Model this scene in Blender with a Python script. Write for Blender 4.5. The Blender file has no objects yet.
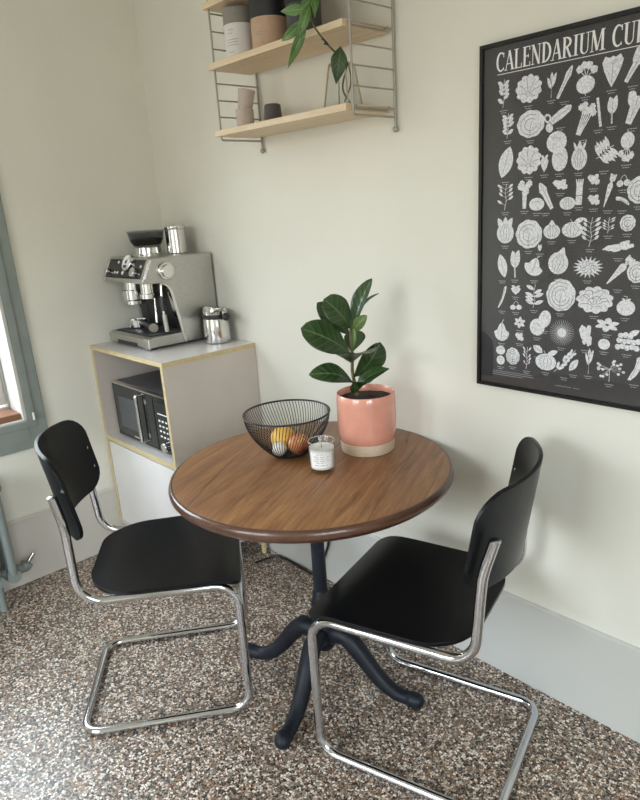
import bpy, bmesh, math, random
from mathutils import Vector, Matrix
PI = math.pi
SC = bpy.context.scene
COL = SC.collection
rnd = random.Random(7)

# ------------------------------------------------------------------ materials
def new_mat(name):
    m = bpy.data.materials.new(name); m.use_nodes = True
    nt = m.node_tree
    return m, nt, nt.nodes['Principled BSDF']

def N(nt, kind, **kw):
    n = nt.nodes.new(kind)
    for k, v in kw.items():
        if k in n.inputs: n.inputs[k].default_value = v
        else: setattr(n, k, v)
    return n

def coords(nt, scale=(1, 1, 1), rot=(0, 0, 0), out='Object'):
    tc = N(nt, 'ShaderNodeTexCoord'); mr = N(nt, 'ShaderNodeMapping'); mp = N(nt, 'ShaderNodeMapping')
    mr.inputs['Rotation'].default_value = rot; mp.inputs['Scale'].default_value = scale      # turn first, then stretch
    nt.links.new(tc.outputs[out], mr.inputs['Vector']); nt.links.new(mr.outputs['Vector'], mp.inputs['Vector'])
    return mp.outputs['Vector']

def ramp(nt, fac, stops, interp='LINEAR'):
    r = N(nt, 'ShaderNodeValToRGB'); cr = r.color_ramp; cr.interpolation = interp
    while len(cr.elements) < len(stops): cr.elements.new(0.5)
    for e, (p, c) in zip(cr.elements, stops):
        e.position = p; e.color = (c[0], c[1], c[2], 1)
    nt.links.new(fac, r.inputs['Fac'])
    return r.outputs['Color']

def mix(nt, fac, a, b, mode='MIX'):
    m = N(nt, 'ShaderNodeMix', data_type='RGBA', blend_type=mode)
    for sock, v in ((m.inputs[0], fac), (m.inputs[6], a), (m.inputs[7], b)):
        if hasattr(v, 'default_value') or hasattr(v, 'node'): nt.links.new(v, sock)
        elif isinstance(v, (int, float)): sock.default_value = v
        else: sock.default_value = (v[0], v[1], v[2], 1)
    return m.outputs[2]

def bump(nt, b, height, strength=0.2, dist=0.002):
    bp = N(nt, 'ShaderNodeBump', Strength=strength, Distance=dist)
    nt.links.new(height, bp.inputs['Height']); nt.links.new(bp.outputs['Normal'], b.inputs['Normal'])

def simple(name, col, rough=0.5, metal=0.0, var=0.08, scale=30, bmp=0.0, coat=0.0, spec=0.5, stretch=(1, 1, 1)):
    """a plain painted / plastic / metal surface with slight procedural variation"""
    m, nt, b = new_mat(name)
    n = N(nt, 'ShaderNodeTexNoise', Scale=scale, Detail=4.0)
    nt.links.new(coords(nt, stretch), n.inputs['Vector'])
    lo = [c * (1 - var) for c in col]; hi = [min(1, c * (1 + var)) for c in col]
    nt.links.new(ramp(nt, n.outputs['Fac'], [(0.3, lo), (0.7, hi)]), b.inputs['Base Color'])
    b.inputs['Roughness'].default_value = rough; b.inputs['Metallic'].default_value = metal
    b.inputs['Coat Weight'].default_value = coat; b.inputs['Specular IOR Level'].default_value = spec
    if bmp: bump(nt, b, n.outputs['Fac'], bmp)
    return m

def wall_mat(name, col, rough=0.6):
    m, nt, b = new_mat(name)
    v = coords(nt)
    n = N(nt, 'ShaderNodeTexNoise', Scale=1.7, Detail=3.0); nt.links.new(v, n.inputs['Vector'])
    f = N(nt, 'ShaderNodeTexNoise', Scale=55.0, Detail=5.0); nt.links.new(v, f.inputs['Vector'])
    a = [c * 0.95 for c in col]; d = [min(1, c * 1.04) for c in col]
    nt.links.new(ramp(nt, n.outputs['Fac'], [(0.3, a), (0.7, d)]), b.inputs['Base Color'])
    b.inputs['Roughness'].default_value = rough
    bump(nt, b, f.outputs['Fac'], 0.12, 0.003)
    return m

def terrazzo():
    m, nt, b = new_mat('terrazzo')
    v = coords(nt)
    w = N(nt, 'ShaderNodeTexNoise', Scale=90.0, Detail=2.0); nt.links.new(v, w.inputs['Vector'])
    vv = N(nt, 'ShaderNodeVectorMath', operation='MULTIPLY_ADD'); nt.links.new(w.outputs['Color'], vv.inputs[0])
    vv.inputs[1].default_value = (0.004, 0.004, 0.004); nt.links.new(v, vv.inputs[2])
    P = vv.outputs[0]
    def chips(scale):
        c = N(nt, 'ShaderNodeTexVoronoi', Scale=scale); nt.links.new(P, c.inputs['Vector'])
        e = N(nt, 'ShaderNodeTexVoronoi', Scale=scale, feature='DISTANCE_TO_EDGE'); nt.links.new(P, e.inputs['Vector'])
        s = N(nt, 'ShaderNodeSeparateColor'); nt.links.new(c.outputs['Color'], s.inputs[0])
        return s, e
    pal = [(0.0, (0.010, 0.008, 0.006)), (0.20, (0.056, 0.036, 0.025)), (0.33, (0.254, 0.109, 0.044)), (0.41, (0.375, 0.209, 0.106)),
           (0.48, (0.233, 0.190, 0.156)), (0.57, (0.548, 0.446, 0.358)), (0.70, (0.751, 0.645, 0.552)), (0.86, (0.873, 0.774, 0.686))]
    s1, e1 = chips(150.0); s2, e2 = chips(330.0)
    big = ramp(nt, s1.outputs[0], pal, 'CONSTANT'); small = ramp(nt, s2.outputs[1], pal, 'CONSTANT')
    small = mix(nt, 0.62, small, (0.060, 0.045, 0.034))
    edge = ramp(nt, e1.outputs['Distance'], [(0.06, (0, 0, 0)), (0.10, (1, 1, 1))])
    isbig = N(nt, 'ShaderNodeMath', operation='GREATER_THAN'); nt.links.new(s1.outputs[2], isbig.inputs[0]); isbig.inputs[1].default_value = 0.20
    f = N(nt, 'ShaderNodeMath', operation='MULTIPLY'); nt.links.new(edge, f.inputs[0]); nt.links.new(isbig.outputs[0], f.inputs[1])
    nt.links.new(mix(nt, f.outputs[0], small, big), b.inputs['Base Color'])
    b.inputs['Roughness'].default_value = 0.33
    r = N(nt, 'ShaderNodeTexNoise', Scale=9.0, Detail=3.0); nt.links.new(v, r.inputs['Vector'])
    nt.links.new(ramp(nt, r.outputs['Fac'], [(0.3, (0.29,) * 3), (0.75, (0.43,) * 3)]), b.inputs['Roughness'])
    bump(nt, b, s1.outputs[1], 0.05, 0.001)
    return m

def wood(name, dark, mid, light, scale=1.0, rot=0.0, rough=0.4, cracks=0.0, axis='Y', coat=0.0):
    m, nt, b = new_mat(name)
    st = {'X': (1.2, 14, 14), 'Y': (14, 1.2, 14)}[axis]
    v = coords(nt, tuple(s * scale for s in st), (0, 0, rot))
    n = N(nt, 'ShaderNodeTexNoise', Scale=1.6, Detail=8.0, Roughness=0.62, Distortion=0.7); nt.links.new(v, n.inputs['Vector'])
    fine = N(nt, 'ShaderNodeTexNoise', Scale=7.0, Detail=6.0, Roughness=0.7); nt.links.new(v, fine.inputs['Vector'])
    c = ramp(nt, n.outputs['Fac'], [(0.26, dark), (0.48, mid), (0.74, light)])
    c = mix(nt, 0.45, c, ramp(nt, fine.outputs['Fac'], [(0.3, dark), (0.5, mid), (0.7, light)]))
    if cracks:
        v2 = coords(nt, tuple(s * scale * 0.33 for s in st), (0, 0, rot))
        w = N(nt, 'ShaderNodeTexNoise', Scale=1.15, Detail=2.0, Distortion=1.2); nt.links.new(v2, w.inputs['Vector'])
        k = ramp(nt, w.outputs['Fac'], [(0.493, (1, 1, 1)), (0.5, (1 - cracks,) * 3), (0.507, (1, 1, 1))])
        c = mix(nt, 1.0, c, k, 'MULTIPLY')
    nt.links.new(c, b.inputs['Base Color'])
    b.inputs['Roughness'].default_value = rough; b.inputs['Coat Weight'].default_value = coat
    bump(nt, b, fine.outputs['Fac'], 0.10, 0.001)
    return m

def glass_mat(name, tint=(1, 1, 1), rough=0.0, fac=None):
    """clear thin glass: see-through with a mirror-like sheen that grows at grazing angles"""
    m, nt, b = new_mat(name); nt.nodes.remove(b)
    out = nt.nodes['Material Output']
    t = N(nt, 'ShaderNodeBsdfTransparent'); t.inputs[0].default_value = (*tint, 1)
    g = N(nt, 'ShaderNodeBsdfGlossy', Roughness=rough)
    lw = N(nt, 'ShaderNodeLayerWeight', Blend=0.5)            # Schlick: 4 % head-on, rising to a mirror at grazing angles
    pw = N(nt, 'ShaderNodeMath', operation='POWER'); nt.links.new(lw.outputs['Facing'], pw.inputs[0]); pw.inputs[1].default_value = 5.0
    fr = N(nt, 'ShaderNodeMath', operation='MULTIPLY_ADD'); nt.links.new(pw.outputs[0], fr.inputs[0]); fr.inputs[1].default_value = 0.70; fr.inputs[2].default_value = 0.04
    mx = N(nt, 'ShaderNodeMixShader')
    nt.links.new(fr.outputs[0], mx.inputs[0]); nt.links.new(t.outputs[0], mx.inputs[1]); nt.links.new(g.outputs[0], mx.inputs[2])
    nt.links.new(mx.outputs[0], out.inputs['Surface'])
    return m

def leaf_mat(name, deep, light, vein):
    m, nt, b = new_mat(name)
    tc = N(nt, 'ShaderNodeTexCoord'); sp = N(nt, 'ShaderNodeSeparateXYZ'); nt.links.new(tc.outputs['UV'], sp.inputs[0])
    # u runs along the leaf, v across (0.5 at the midrib)
    a = N(nt, 'ShaderNodeMath', operation='SUBTRACT'); nt.links.new(sp.outputs[1], a.inputs[0]); a.inputs[1].default_value = 0.5
    ab = N(nt, 'ShaderNodeMath', operation='ABSOLUTE'); nt.links.new(a.outputs[0], ab.inputs[0])
    k = N(nt, 'ShaderNodeMath', operation='MULTIPLY_ADD'); nt.links.new(ab.outputs[0], k.inputs[0]); k.inputs[1].default_value = -0.45; nt.links.new(sp.outputs[0], k.inputs[2])
    fq = N(nt, 'ShaderNodeMath', operation='MULTIPLY'); nt.links.new(k.outputs[0], fq.inputs[0]); fq.inputs[1].default_value = 44.0
    sn = N(nt, 'ShaderNodeMath', operation='SINE'); nt.links.new(fq.outputs[0], sn.inputs[0])
    lat = ramp(nt, sn.outputs[0], [(0.90, (0, 0, 0)), (1.0, (0.5,) * 3)])
    mid = ramp(nt, ab.outputs[0], [(0.012, (1, 1, 1)), (0.035, (0, 0, 0))])
    vm = mix(nt, 1.0, lat, mid, 'ADD')
    n = N(nt, 'ShaderNodeTexNoise', Scale=14.0, Detail=3.0); nt.links.new(tc.outputs['Object'], n.inputs['Vector'])
    c = ramp(nt, n.outputs['Fac'], [(0.3, deep), (0.7, light)])
    nt.links.new(mix(nt, vm, c, vein), b.inputs['Base Color'])
    b.inputs['Roughness'].default_value = 0.33
    bump(nt, b, sn.outputs[0], 0.25, 0.0015)
    return m

def fruit_mat(name, stops, axis_scale=(1, 1, 1), rough=0.4):
    m, nt, b = new_mat(name)
    n = N(nt, 'ShaderNodeTexNoise', Scale=22.0, Detail=4.0, Distortion=0.4); nt.links.new(coords(nt, axis_scale), n.inputs['Vector'])
    nt.links.new(ramp(nt, n.outputs['Fac'], stops), b.inputs['Base Color'])
    b.inputs['Roughness'].default_value = rough
    f = N(nt, 'ShaderNodeTexNoise', Scale=260.0, Detail=2.0); nt.links.new(coords(nt), f.inputs['Vector'])
    bump(nt, b, f.outputs['Fac'], 0.15, 0.001)
    return m

def drawing_mat():
    """pale engraved ink: off-white with fine darker hatching"""
    m, nt, b = new_mat('engraved_ink')
    v = coords(nt)
    e = N(nt, 'ShaderNodeTexVoronoi', Scale=95.0, feature='DISTANCE_TO_EDGE'); nt.links.new(v, e.inputs['Vector'])
    n = N(nt, 'ShaderNodeTexNoise', Scale=240.0, Detail=3.0); nt.links.new(v, n.inputs['Vector'])
    c = ramp(nt, e.outputs['Distance'], [(0.0, (0.52, 0.52, 0.56)), (0.09, (0.92, 0.92, 0.95))])
    c = mix(nt, 0.5, c, ramp(nt, n.outputs['Fac'], [(0.38, (0.55, 0.55, 0.59)), (0.55, (0.94, 0.94, 0.97))]))
    nt.links.new(c, b.inputs['Base Color']); b.inputs['Roughness'].default_value = 0.7
    return m

M = {}
M['wall'] = wall_mat('wall_paint', (0.755, 0.735, 0.655))
M['dado'] = wall_mat('dado_paint', (0.555, 0.55, 0.52), 0.45)
M['dado_window'] = wall_mat('dado_window_paint', (0.61, 0.575, 0.52), 0.5)
M['ceiling'] = wall_mat('ceiling_paint', (0.80, 0.79, 0.75))
M['floor'] = terrazzo()
M['table_wood'] = wood('walnut_table_wood', (0.085, 0.032, 0.012), (0.235, 0.104, 0.041), (0.43, 0.225, 0.095), 1.0, math.radians(-25), 0.40, 0.55)
M['table_edge'] = wood('dark_table_edge', (0.045, 0.018, 0.010), (0.085, 0.036, 0.020), (0.13, 0.06, 0.035), 1.0, 0, 0.3, coat=0.3)
M['oak'] = wood('oak_shelf_wood', (0.60, 0.44, 0.28), (0.72, 0.57, 0.385), (0.80, 0.67, 0.49), 1.6, 0, 0.5, axis='X')
M['ply'] = wood('plywood_edge', (0.40, 0.30, 0.15), (0.56, 0.45, 0.25), (0.66, 0.55, 0.34), 2.0, 0, 0.55, axis='X')
M['sill_wood'] = wood('brown_sill_wood', (0.14, 0.06, 0.03), (0.24, 0.11, 0.06), (0.33, 0.17, 0.10), 1.0, 0, 0.4)
M['iron'] = simple('black_cast_iron', (0.009, 0.011, 0.017), 0.48, 0.0, 0.25, 60, 0.12, spec=0.3)
M['chrome'] = simple('chrome', (0.60, 0.60, 0.62), 0.09, 1.0, 0.03, 20)
M['black_ply'] = simple('black_lacquered_plywood', (0.0045, 0.005, 0.0065), 0.30, 0.0, 0.2, 12, 0.04, spec=0.25)
M['lit_laminate'] = simple('lit_laminate', (0.70, 0.675, 0.66), 0.35, 0.0, 0.03, 8)  # cabinet board on its brighter faces: the light is put into the colour
M['laminate'] = simple('shaded_laminate', (0.56, 0.495, 0.445), 0.38, 0.0, 0.03, 8)  # same board on the duller faces, with their shade put into the colour
M['steel'] = simple('brushed_steel', (0.50, 0.49, 0.46), 0.34, 1.0, 0.10, 40, 0.03, stretch=(1, 1, 12))
M['polished'] = simple('polished_steel', (0.70, 0.69, 0.67), 0.14, 1.0, 0.05, 20)
M['black'] = simple('black_plastic', (0.014, 0.014, 0.016), 0.35, 0.0, 0.2, 40)
M['gloss_black'] = simple('glossy_black', (0.010, 0.011, 0.013), 0.10, 0.0, 0.2, 10)
M['dark_metal'] = simple('dark_grey_metal', (0.10, 0.105, 0.12), 0.38, 0.4, 0.1, 30)
M['white'] = simple('white_plastic', (0.80, 0.80, 0.80), 0.4, 0.0, 0.03, 30)
M['smoke'] = glass_mat('smoked_plastic', (0.62, 0.64, 0.66), 0.05)
M['glass_edge'] = simple('glass_edge_glint', (0.62, 0.64, 0.63), 0.12, 0.0, 0.04, 40)  # opaque pale grey: the bright glint of a glass rim painted as colour
M['picture_glass'] = glass_mat('picture_glass', (0.99, 0.99, 0.99))
M['glass'] = glass_mat('clear_glass', (0.96, 0.975, 0.975))
M['pane'] = glass_mat('window_glass', (0.97, 0.985, 0.985))
M['beans'] = simple('coffee_beans', (0.035, 0.02, 0.012), 0.5, 0.0, 0.6, 160, 0.5)
M['wire'] = simple('black_wire', (0.012, 0.012, 0.014), 0.4, 0.0, 0.2, 40)
M['glaze'] = simple('pink_glaze', (0.73, 0.335, 0.245), 0.16, 0.0, 0.07, 18, coat=0.4)
M['bisque'] = simple('bare_stoneware', (0.66, 0.53, 0.40), 0.65, 0.0, 0.06, 90, 0.1)
M['soil'] = simple('potting_soil', (0.035, 0.02, 0.014), 0.9, 0.0, 0.6, 120, 0.8)
M['stem'] = simple('brown_stem', (0.14, 0.12, 0.05), 0.6, 0.0, 0.3, 50)
M['leaf'] = leaf_mat('fig_leaf', (0.017, 0.040, 0.011), (0.040, 0.085, 0.023), (0.12, 0.19, 0.075))
M['leaf_young'] = leaf_mat('young_fig_leaf', (0.075, 0.13, 0.03), (0.14, 0.21, 0.06), (0.25, 0.33, 0.14))
M['vine_leaf'] = leaf_mat('vine_leaf', (0.06, 0.14, 0.03), (0.15, 0.29, 0.07), (0.26, 0.40, 0.15))
M['vine_stem'] = simple('vine_stem', (0.10, 0.09, 0.035), 0.5, 0.0, 0.3, 60)
M['wax'] = simple('candle_wax', (0.83, 0.80, 0.74), 0.5, 0.0, 0.02, 20)
M['label'] = simple('white_paper_label', (0.86, 0.85, 0.83), 0.6, 0.0, 0.02, 30)
M['ink'] = simple('grey_print', (0.28, 0.27, 0.27), 0.7, 0.0, 0.1, 30)
M['orange'] = fruit_mat('orange_peel', [(0.3, (0.70, 0.36, 0.05)), (0.7, (0.84, 0.56, 0.14))])
M['apple'] = fruit_mat('apple_skin', [(0.35, (0.60, 0.30, 0.10)), (0.52, (0.55, 0.14, 0.05)), (0.7, (0.70, 0.48, 0.20))], (3, 3, 0.6))
M['garlic'] = fruit_mat('garlic_skin', [(0.3, (0.72, 0.66, 0.60)), (0.7, (0.88, 0.85, 0.80))], (3, 3, 0.6))
M['frame_black'] = simple('black_frame', (0.008, 0.008, 0.009), 0.3, 0.0, 0.2, 30)
M['paper'] = simple('black_poster_paper', (0.046, 0.043, 0.047), 0.75, 0.0, 0.06, 40)
M['drawing'] = drawing_mat()
M['title'] = simple('pale_title_ink', (0.95, 0.95, 0.94), 0.7, 0.0, 0.03, 60)
M['caption'] = simple('grey_caption_ink', (0.50, 0.50, 0.53), 0.7, 0.0, 0.25, 300)
M['rod'] = simple('warm_grey_rod', (0.38, 0.35, 0.30), 0.4, 0.3, 0.05, 30)
M['can_grey'] = simple('taupe_lid', (0.23, 0.215, 0.19), 0.55, 0.0, 0.05, 30)
M['can_white'] = simple('off_white_card', (0.66, 0.64, 0.61), 0.6, 0.0, 0.04, 30)
M['can_black'] = simple('black_card', (0.018, 0.018, 0.022), 0.5, 0.0, 0.15, 30)
M['can_tan'] = simple('kraft_card', (0.50, 0.33, 0.22), 0.6, 0.0, 0.06, 60)
M['can_dark'] = simple('charcoal_tin', (0.045, 0.047, 0.05), 0.45, 0.0, 0.1, 30)
M['cup_pink'] = simple('beige_stoneware', (0.53, 0.44, 0.39), 0.6, 0.0, 0.06, 60)
M['cup_dark'] = simple('charcoal_stoneware', (0.075, 0.065, 0.068), 0.6, 0.0, 0.1, 60)
M['copper'] = simple('brass_edge', (0.55, 0.42, 0.30), 0.3, 1.0, 0.08, 40)
M['casing'] = simple('grey_green_paint', (0.235, 0.265, 0.245), 0.45, 0.0, 0.06, 14, 0.04)
M['win_white'] = simple('white_window_paint', (0.60, 0.575, 0.53), 0.4, 0.0, 0.04, 12)
M['rad'] = simple('grey_radiator_paint', (0.20, 0.225, 0.21), 0.4, 0.0, 0.06, 20)
M['outside'] = simple('courtyard_render', (0.55, 0.55, 0.52), 0.9, 0.0, 0.1, 3)

# ------------------------------------------------------------------ geometry helpers
def obj(name, bm, mat, parent=None, smooth=False, bevel=0.0, seg=2, angle=40):
    bmesh.ops.remove_doubles(bm, verts=bm.verts, dist=1e-6)
    bmesh.ops.recalc_face_normals(bm, faces=bm.faces)
    me = bpy.data.meshes.new(name); bm.to_mesh(me); bm.free()
    return link(name, me, mat, parent, smooth, bevel, seg, angle)

def link(name, me, mat, parent=None, smooth=False, bevel=0.0, seg=2, angle=40):
    o = bpy.data.objects.new(name, me); COL.objects.link(o)
    if mat is not None: me.materials.append(mat)
    if parent is not None: o.parent = parent
    if smooth:
        me.shade_smooth() if hasattr(me, 'shade_smooth') else [setattr(p, 'use_smooth', True) for p in me.polygons]
        try: me.set_sharp_from_angle(angle=math.radians(angle))
        except Exception: pass
    if bevel:
        b = o.modifiers.new('edge', 'BEVEL'); b.width = bevel; b.segments = seg; b.limit_method = 'ANGLE'; b.angle_limit = math.radians(35)
        b.harden_normals = False
    return o

def thing(name, label, cat, loc=(0, 0, 0), rotz=0.0, group=None):
    o = bpy.data.objects.new(name, None); COL.objects.link(o)
    o.empty_display_size = 0.05
    o.location = loc; o.rotation_euler = (0, 0, rotz)
    tag(o, label, cat, group); return o

def tag(o, label, cat, group=None):
    o['label'] = label; o['category'] = cat
    if group: o['group'] = group
    return o

def struct(o, label, cat):
    o['kind'] = 'structure'; o['label'] = label; o['category'] = cat; return o

def box(bm, x0, x1, y0, y1, z0, z1):
    vs = [bm.verts.new(p) for p in ((x0, y0, z0), (x1, y0, z0), (x1, y1, z0), (x0, y1, z0), (x0, y0, z1), (x1, y0, z1), (x1, y1, z1), (x0, y1, z1))]
    for f in ((0, 3, 2, 1), (4, 5, 6, 7), (0, 1, 5, 4), (1, 2, 6, 5), (2, 3, 7, 6), (3, 0, 4, 7)):
        bm.faces.new([vs[i] for i in f])

def boxm(x0, x1, y0, y1, z0, z1):
    bm = bmesh.new(); box(bm, min(x0, x1), max(x0, x1), min(y0, y1), max(y0, y1), min(z0, z1), max(z0, z1)); return bm

def prism(bm, pts, axis, a, b):
    """extrude a 2-D outline along an axis; outline is in the two other axes in order"""
    def P(u, v, w):
        return {'x': (w, u, v), 'y': (u, w, v), 'z': (u, v, w)}[axis]
    A = [bm.verts.new(P(u, v, a)) for u, v in pts]; B = [bm.verts.new(P(u, v, b)) for u, v in pts]
    bm.faces.new(A); bm.faces.new(list(reversed(B)))
    n = len(pts)
    for i in range(n): bm.faces.new((A[i], A[(i + 1) % n], B[(i + 1) % n], B[i]))

def lathe(bm, prof, seg=40, c=(0, 0, 0), cap0=True, cap1=True, sx=1.0, sy=1.0):
    rings = []
    for r, z in prof:
        if r < 1e-6: rings.append([bm.verts.new((c[0], c[1], c[2] + z))])
        else: rings.append([bm.verts.new((c[0] + r * sx * math.cos(2 * PI * k / seg), c[1] + r * sy * math.sin(2 * PI * k / seg), c[2] + z)) for k in range(seg)])
    for a, b in zip(rings[:-1], rings[1:]):
        for k in range(seg):
            k2 = (k + 1) % seg
            if len(a) == 1 and len(b) == 1: continue
            if len(a) == 1: bm.faces.new((a[0], b[k], b[k2]))
            elif len(b) == 1: bm.faces.new((a[k], a[k2], b[0]))
            else: bm.faces.new((a[k], a[k2], b[k2], b[k]))
    if cap0 and len(rings[0]) > 1: bm.faces.new(list(reversed(rings[0])))
    if cap1 and len(rings[-1]) > 1: bm.faces.new(rings[-1])

def lathem(prof, seg=40, c=(0, 0, 0), **k):
    bm = bmesh.new(); lathe(bm, prof, seg, c, **k); return bm

def tube(bm, pts, r, seg=10, closed=False, caps=True):
    """sweep a round section of radius r (number or one per point) along points"""
    pts = [Vector(p) for p in pts]; n = len(pts)
    rad = r if isinstance(r, (list, tuple)) else [r] * n
    tang = []
    for i in range(n):
        a = pts[(i - 1) % n] if (closed or i > 0) else pts[i]
        b = pts[(i + 1) % n] if (closed or i < n - 1) else pts[i]
        tang.append((b - a).normalized())
    up = Vector((0, 0, 1)) if abs(tang[0].z) < 0.9 else Vector((1, 0, 0))
    nrm = (up - tang[0] * up.dot(tang[0])).normalized()
    rings = []
    for i in range(n):
        t = tang[i]; nrm = (nrm - t * nrm.dot(t))
        nrm = nrm.normalized() if nrm.length > 1e-8 else t.orthogonal().normalized()
        bi = t.cross(nrm)
        rings.append([bm.verts.new(pts[i] + (nrm * math.cos(2 * PI * k / seg) + bi * math.sin(2 * PI * k / seg)) * rad[i]) for k in range(seg)])
    for i in range(n if closed else n - 1):
        a, b = rings[i], rings[(i + 1) % n]
        for k in range(seg): bm.faces.new((a[k], a[(k + 1) % seg], b[(k + 1) % seg], b[k]))
    if not closed and caps:
        bm.faces.new(list(reversed(rings[0]))); bm.faces.new(rings[-1])

def tubem(pts, r, seg=10, **k):
    bm = bmesh.new(); tube(bm, pts, r, seg, **k); return bm

def fillet(pts, rads, seg=8, closed=False):
    """round the corners of a polyline"""
    P = [Vector(p) for p in pts]; n = len(P); out = []
    for i in range(n):
        r = rads[i] if isinstance(rads, (list, tuple)) else rads
        if (not closed and i in (0, n - 1)) or r <= 0: out.append(P[i]); continue
        a, p, b = P[i - 1], P[i], P[(i + 1) % n]
        u = (a - p).normalized(); v = (b - p).normalized()
        ang = u.angle(v)
        if ang > PI - 0.02: out.append(p); continue
        d = min(r / math.tan(ang / 2), (a - p).length * 0.49, (b - p).length * 0.49)
        rr = d * math.tan(ang / 2); c = p + (u + v).normalized() * (rr / math.sin(ang / 2))
        s = p + u * d - c; e = p + v * d - c
        tot = s.angle(e); ax = s.cross(e).normalized()
        for k in range(seg + 1): out.append(c + Matrix.Rotation(tot * k / seg, 3, ax) @ s)
    return out

def smooth_path(pts, k=6):
    """Catmull-Rom through points"""
    P = [Vector(p) for p in pts]; P = [P[0] * 2 - P[1]] + P + [P[-1] * 2 - P[-2]]
    out = []
    for i in range(1, len(P) - 2):
        a, b, c, d = P[i - 1:i + 3]
        for j in range(k):
            t = j / k
            out.append(0.5 * ((2 * b) + (c - a) * t + (2 * a - 5 * b + 4 * c - d) * t * t + (3 * b - a - 3 * c + d) * t ** 3))
    out.append(P[-2]); return out

def ball(bm, c, r, seg=20, rings=12, sq=(1, 1, 1)):
    prof = [(max(0, r * math.sin(PI * i / rings)), -r * math.cos(PI * i / rings)) for i in range(rings + 1)]
    prof[0] = (0, -r); prof[-1] = (0, r)
    n0 = len(bm.verts); lathe(bm, prof, seg)
    bm.verts.ensure_lookup_table()
    for v in bm.verts[n0:]: v.co = Vector((v.co.x * sq[0] + c[0], v.co.y * sq[1] + c[1], v.co.z * sq[2] + c[2]))

def disc_y(bm, cx, y0, y1, cz, r, seg=24):
    prism(bm, [(cx + r * math.cos(2 * PI * k / seg), cz + r * math.sin(2 * PI * k / seg)) for k in range(seg)], 'y', y0, y1)

def disc_x(bm, x0, x1, cy, cz, r, seg=24):
    prism(bm, [(cy + r * math.cos(2 * PI * k / seg), cz + r * math.sin(2 * PI * k / seg)) for k in range(seg)], 'x', x0, x1)

def dup(root, loc, rotz, label, group=None):
    """copy of a thing with copies of its parts and sub-parts"""
    r = root.copy(); COL.objects.link(r); r.location = loc; r.rotation_euler = (0, 0, rotz); r['label'] = label
    if group: r['group'] = group
    for ch in list(root.children):
        c = ch.copy(); COL.objects.link(c); c.parent = r
        for g in list(ch.children):
            d = g.copy(); COL.objects.link(d); d.parent = c
    return r
SKY, EXPOSURE = 15.9, 0.0

# ------------------------------------------------------------------ room
RX, RY, RZ = 4.3, -3.5, 2.75          # room runs x 0..RX, y RY..0, z 0..RZ
T = 0.24
def st(name, bm, mat, label, cat, **k): return struct(obj(name, bm, M[mat], **k), label, cat)
st('floor', boxm(-T, RX + T, RY - T, T, -0.12, 0), 'floor', 'terrazzo floor of brown, black and white chips', 'floor')
st('ceiling', boxm(-T, RX + T, RY - T, T, RZ, RZ + 0.12), 'ceiling', 'plain off white ceiling', 'ceiling')
st('wall_back', boxm(-T, RX + T, 0, T, 0, RZ), 'wall', 'cream wall behind the round table with shelf and poster', 'wall')
WY0, WY1, WZ0, WZ1 = -0.741, -1.80, 0.703, 2.25      # window opening in the window wall
bm = bmesh.new()
box(bm, -T, 0, WY0, 0, 0, RZ); box(bm, -T, 0, RY - T, WY1, 0, RZ)
box(bm, -T, 0, WY1, WY0, 0, WZ0); box(bm, -T, 0, WY1, WY0, WZ1, RZ)
st('wall_left', bm, 'wall', 'cream wall with the grey framed window', 'wall')
GY0, GY1, GZ0, GZ1 = -3.20, -1.45, 0.80, 2.40          # unseen window added for fill light, opposite the real one
bm = bmesh.new()
box(bm, RX, RX + T, RY - T, GY0, 0, RZ); box(bm, RX, RX + T, GY1, 0, 0, RZ)
box(bm, RX, RX + T, GY0, GY1, 0, GZ0); box(bm, RX, RX + T, GY0, GY1, GZ1, RZ)
st('wall_right', bm, 'wall', 'cream wall opposite the grey framed window', 'wall')
FX0, FX1, FZ0, FZ1 = 0.90, 2.50, 0.55, 2.40          # another unseen window added for fill light, behind the viewer
bm = bmesh.new()
box(bm, 0, FX0, RY - T, RY, 0, RZ); box(bm, FX1, RX, RY - T, RY, 0, RZ)
box(bm, FX0, FX1, RY - T, RY, 0, FZ0); box(bm, FX0, FX1, RY - T, RY, FZ1, RZ)
st('wall_front', bm, 'wall', 'cream wall behind the viewer with an added fill light window', 'wall')

def dado(name, axis, length, label):
    h, t = 0.284, 0.007
    pr = [(0, 0), (-t, 0), (-t, h - 0.004), (-t - 0.004, h - 0.001), (-t - 0.004, h + 0.007), (-t + 0.001, h + 0.012), (0, h + 0.013)]
    bm = bmesh.new()
    if axis == 'x': prism(bm, pr, 'x', 0.0, length)                  # (y, z) outline on the back wall
    else: prism(bm, [(-a, b) for a, b in pr], 'y', -length, 0.0)     # (x, z) outline on the window wall
    st(name, bm, 'dado' if axis == 'x' else 'dado_window', label, 'baseboard')
dado('baseboard_back', 'x', RX, 'tall painted skirting with a thin ledge under the poster wall')
dado('baseboard_left', 'y', -RY, 'tall painted skirting with a thin ledge under the window')

# window in the window wall: grey-green casing, white jamb liner, brown sill, two casements with panes
def frame_boards(bm, x0, x1, y0, y1, z0, z1, w, wb=None):
    wb = wb or w
    box(bm, x0, x1, y0 - w, y0, z0 - wb, z1 + w); box(bm, x0, x1, y1, y1 + w, z0 - wb, z1 + w)
    box(bm, x0, x1, y0, y1, z0 - wb, z0); box(bm, x0, x1, y0, y1, z1, z1 + w)
bm = bmesh.new(); frame_boards(bm, 0.0, 0.016, WY1, WY0, WZ0, WZ1, 0.072, 0.120)
win = st('window_1', bm, 'casing', 'tall window with flat grey green casing and white reveal', 'window', bevel=0.003)
bm = bmesh.new(); frame_boards(bm, 0.014, 0.022, WY1, WY0, WZ0, WZ1, 0.030, 0.030)
obj('casing_bead', bm, M['casing'], win, bevel=0.002)
bm = bmesh.new(); frame_boards(bm, -0.215, 0.012, WY1 + 0.014, WY0 - 0.014, WZ0 + 0.004, WZ1 - 0.014, 0.014, 0.004)
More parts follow.
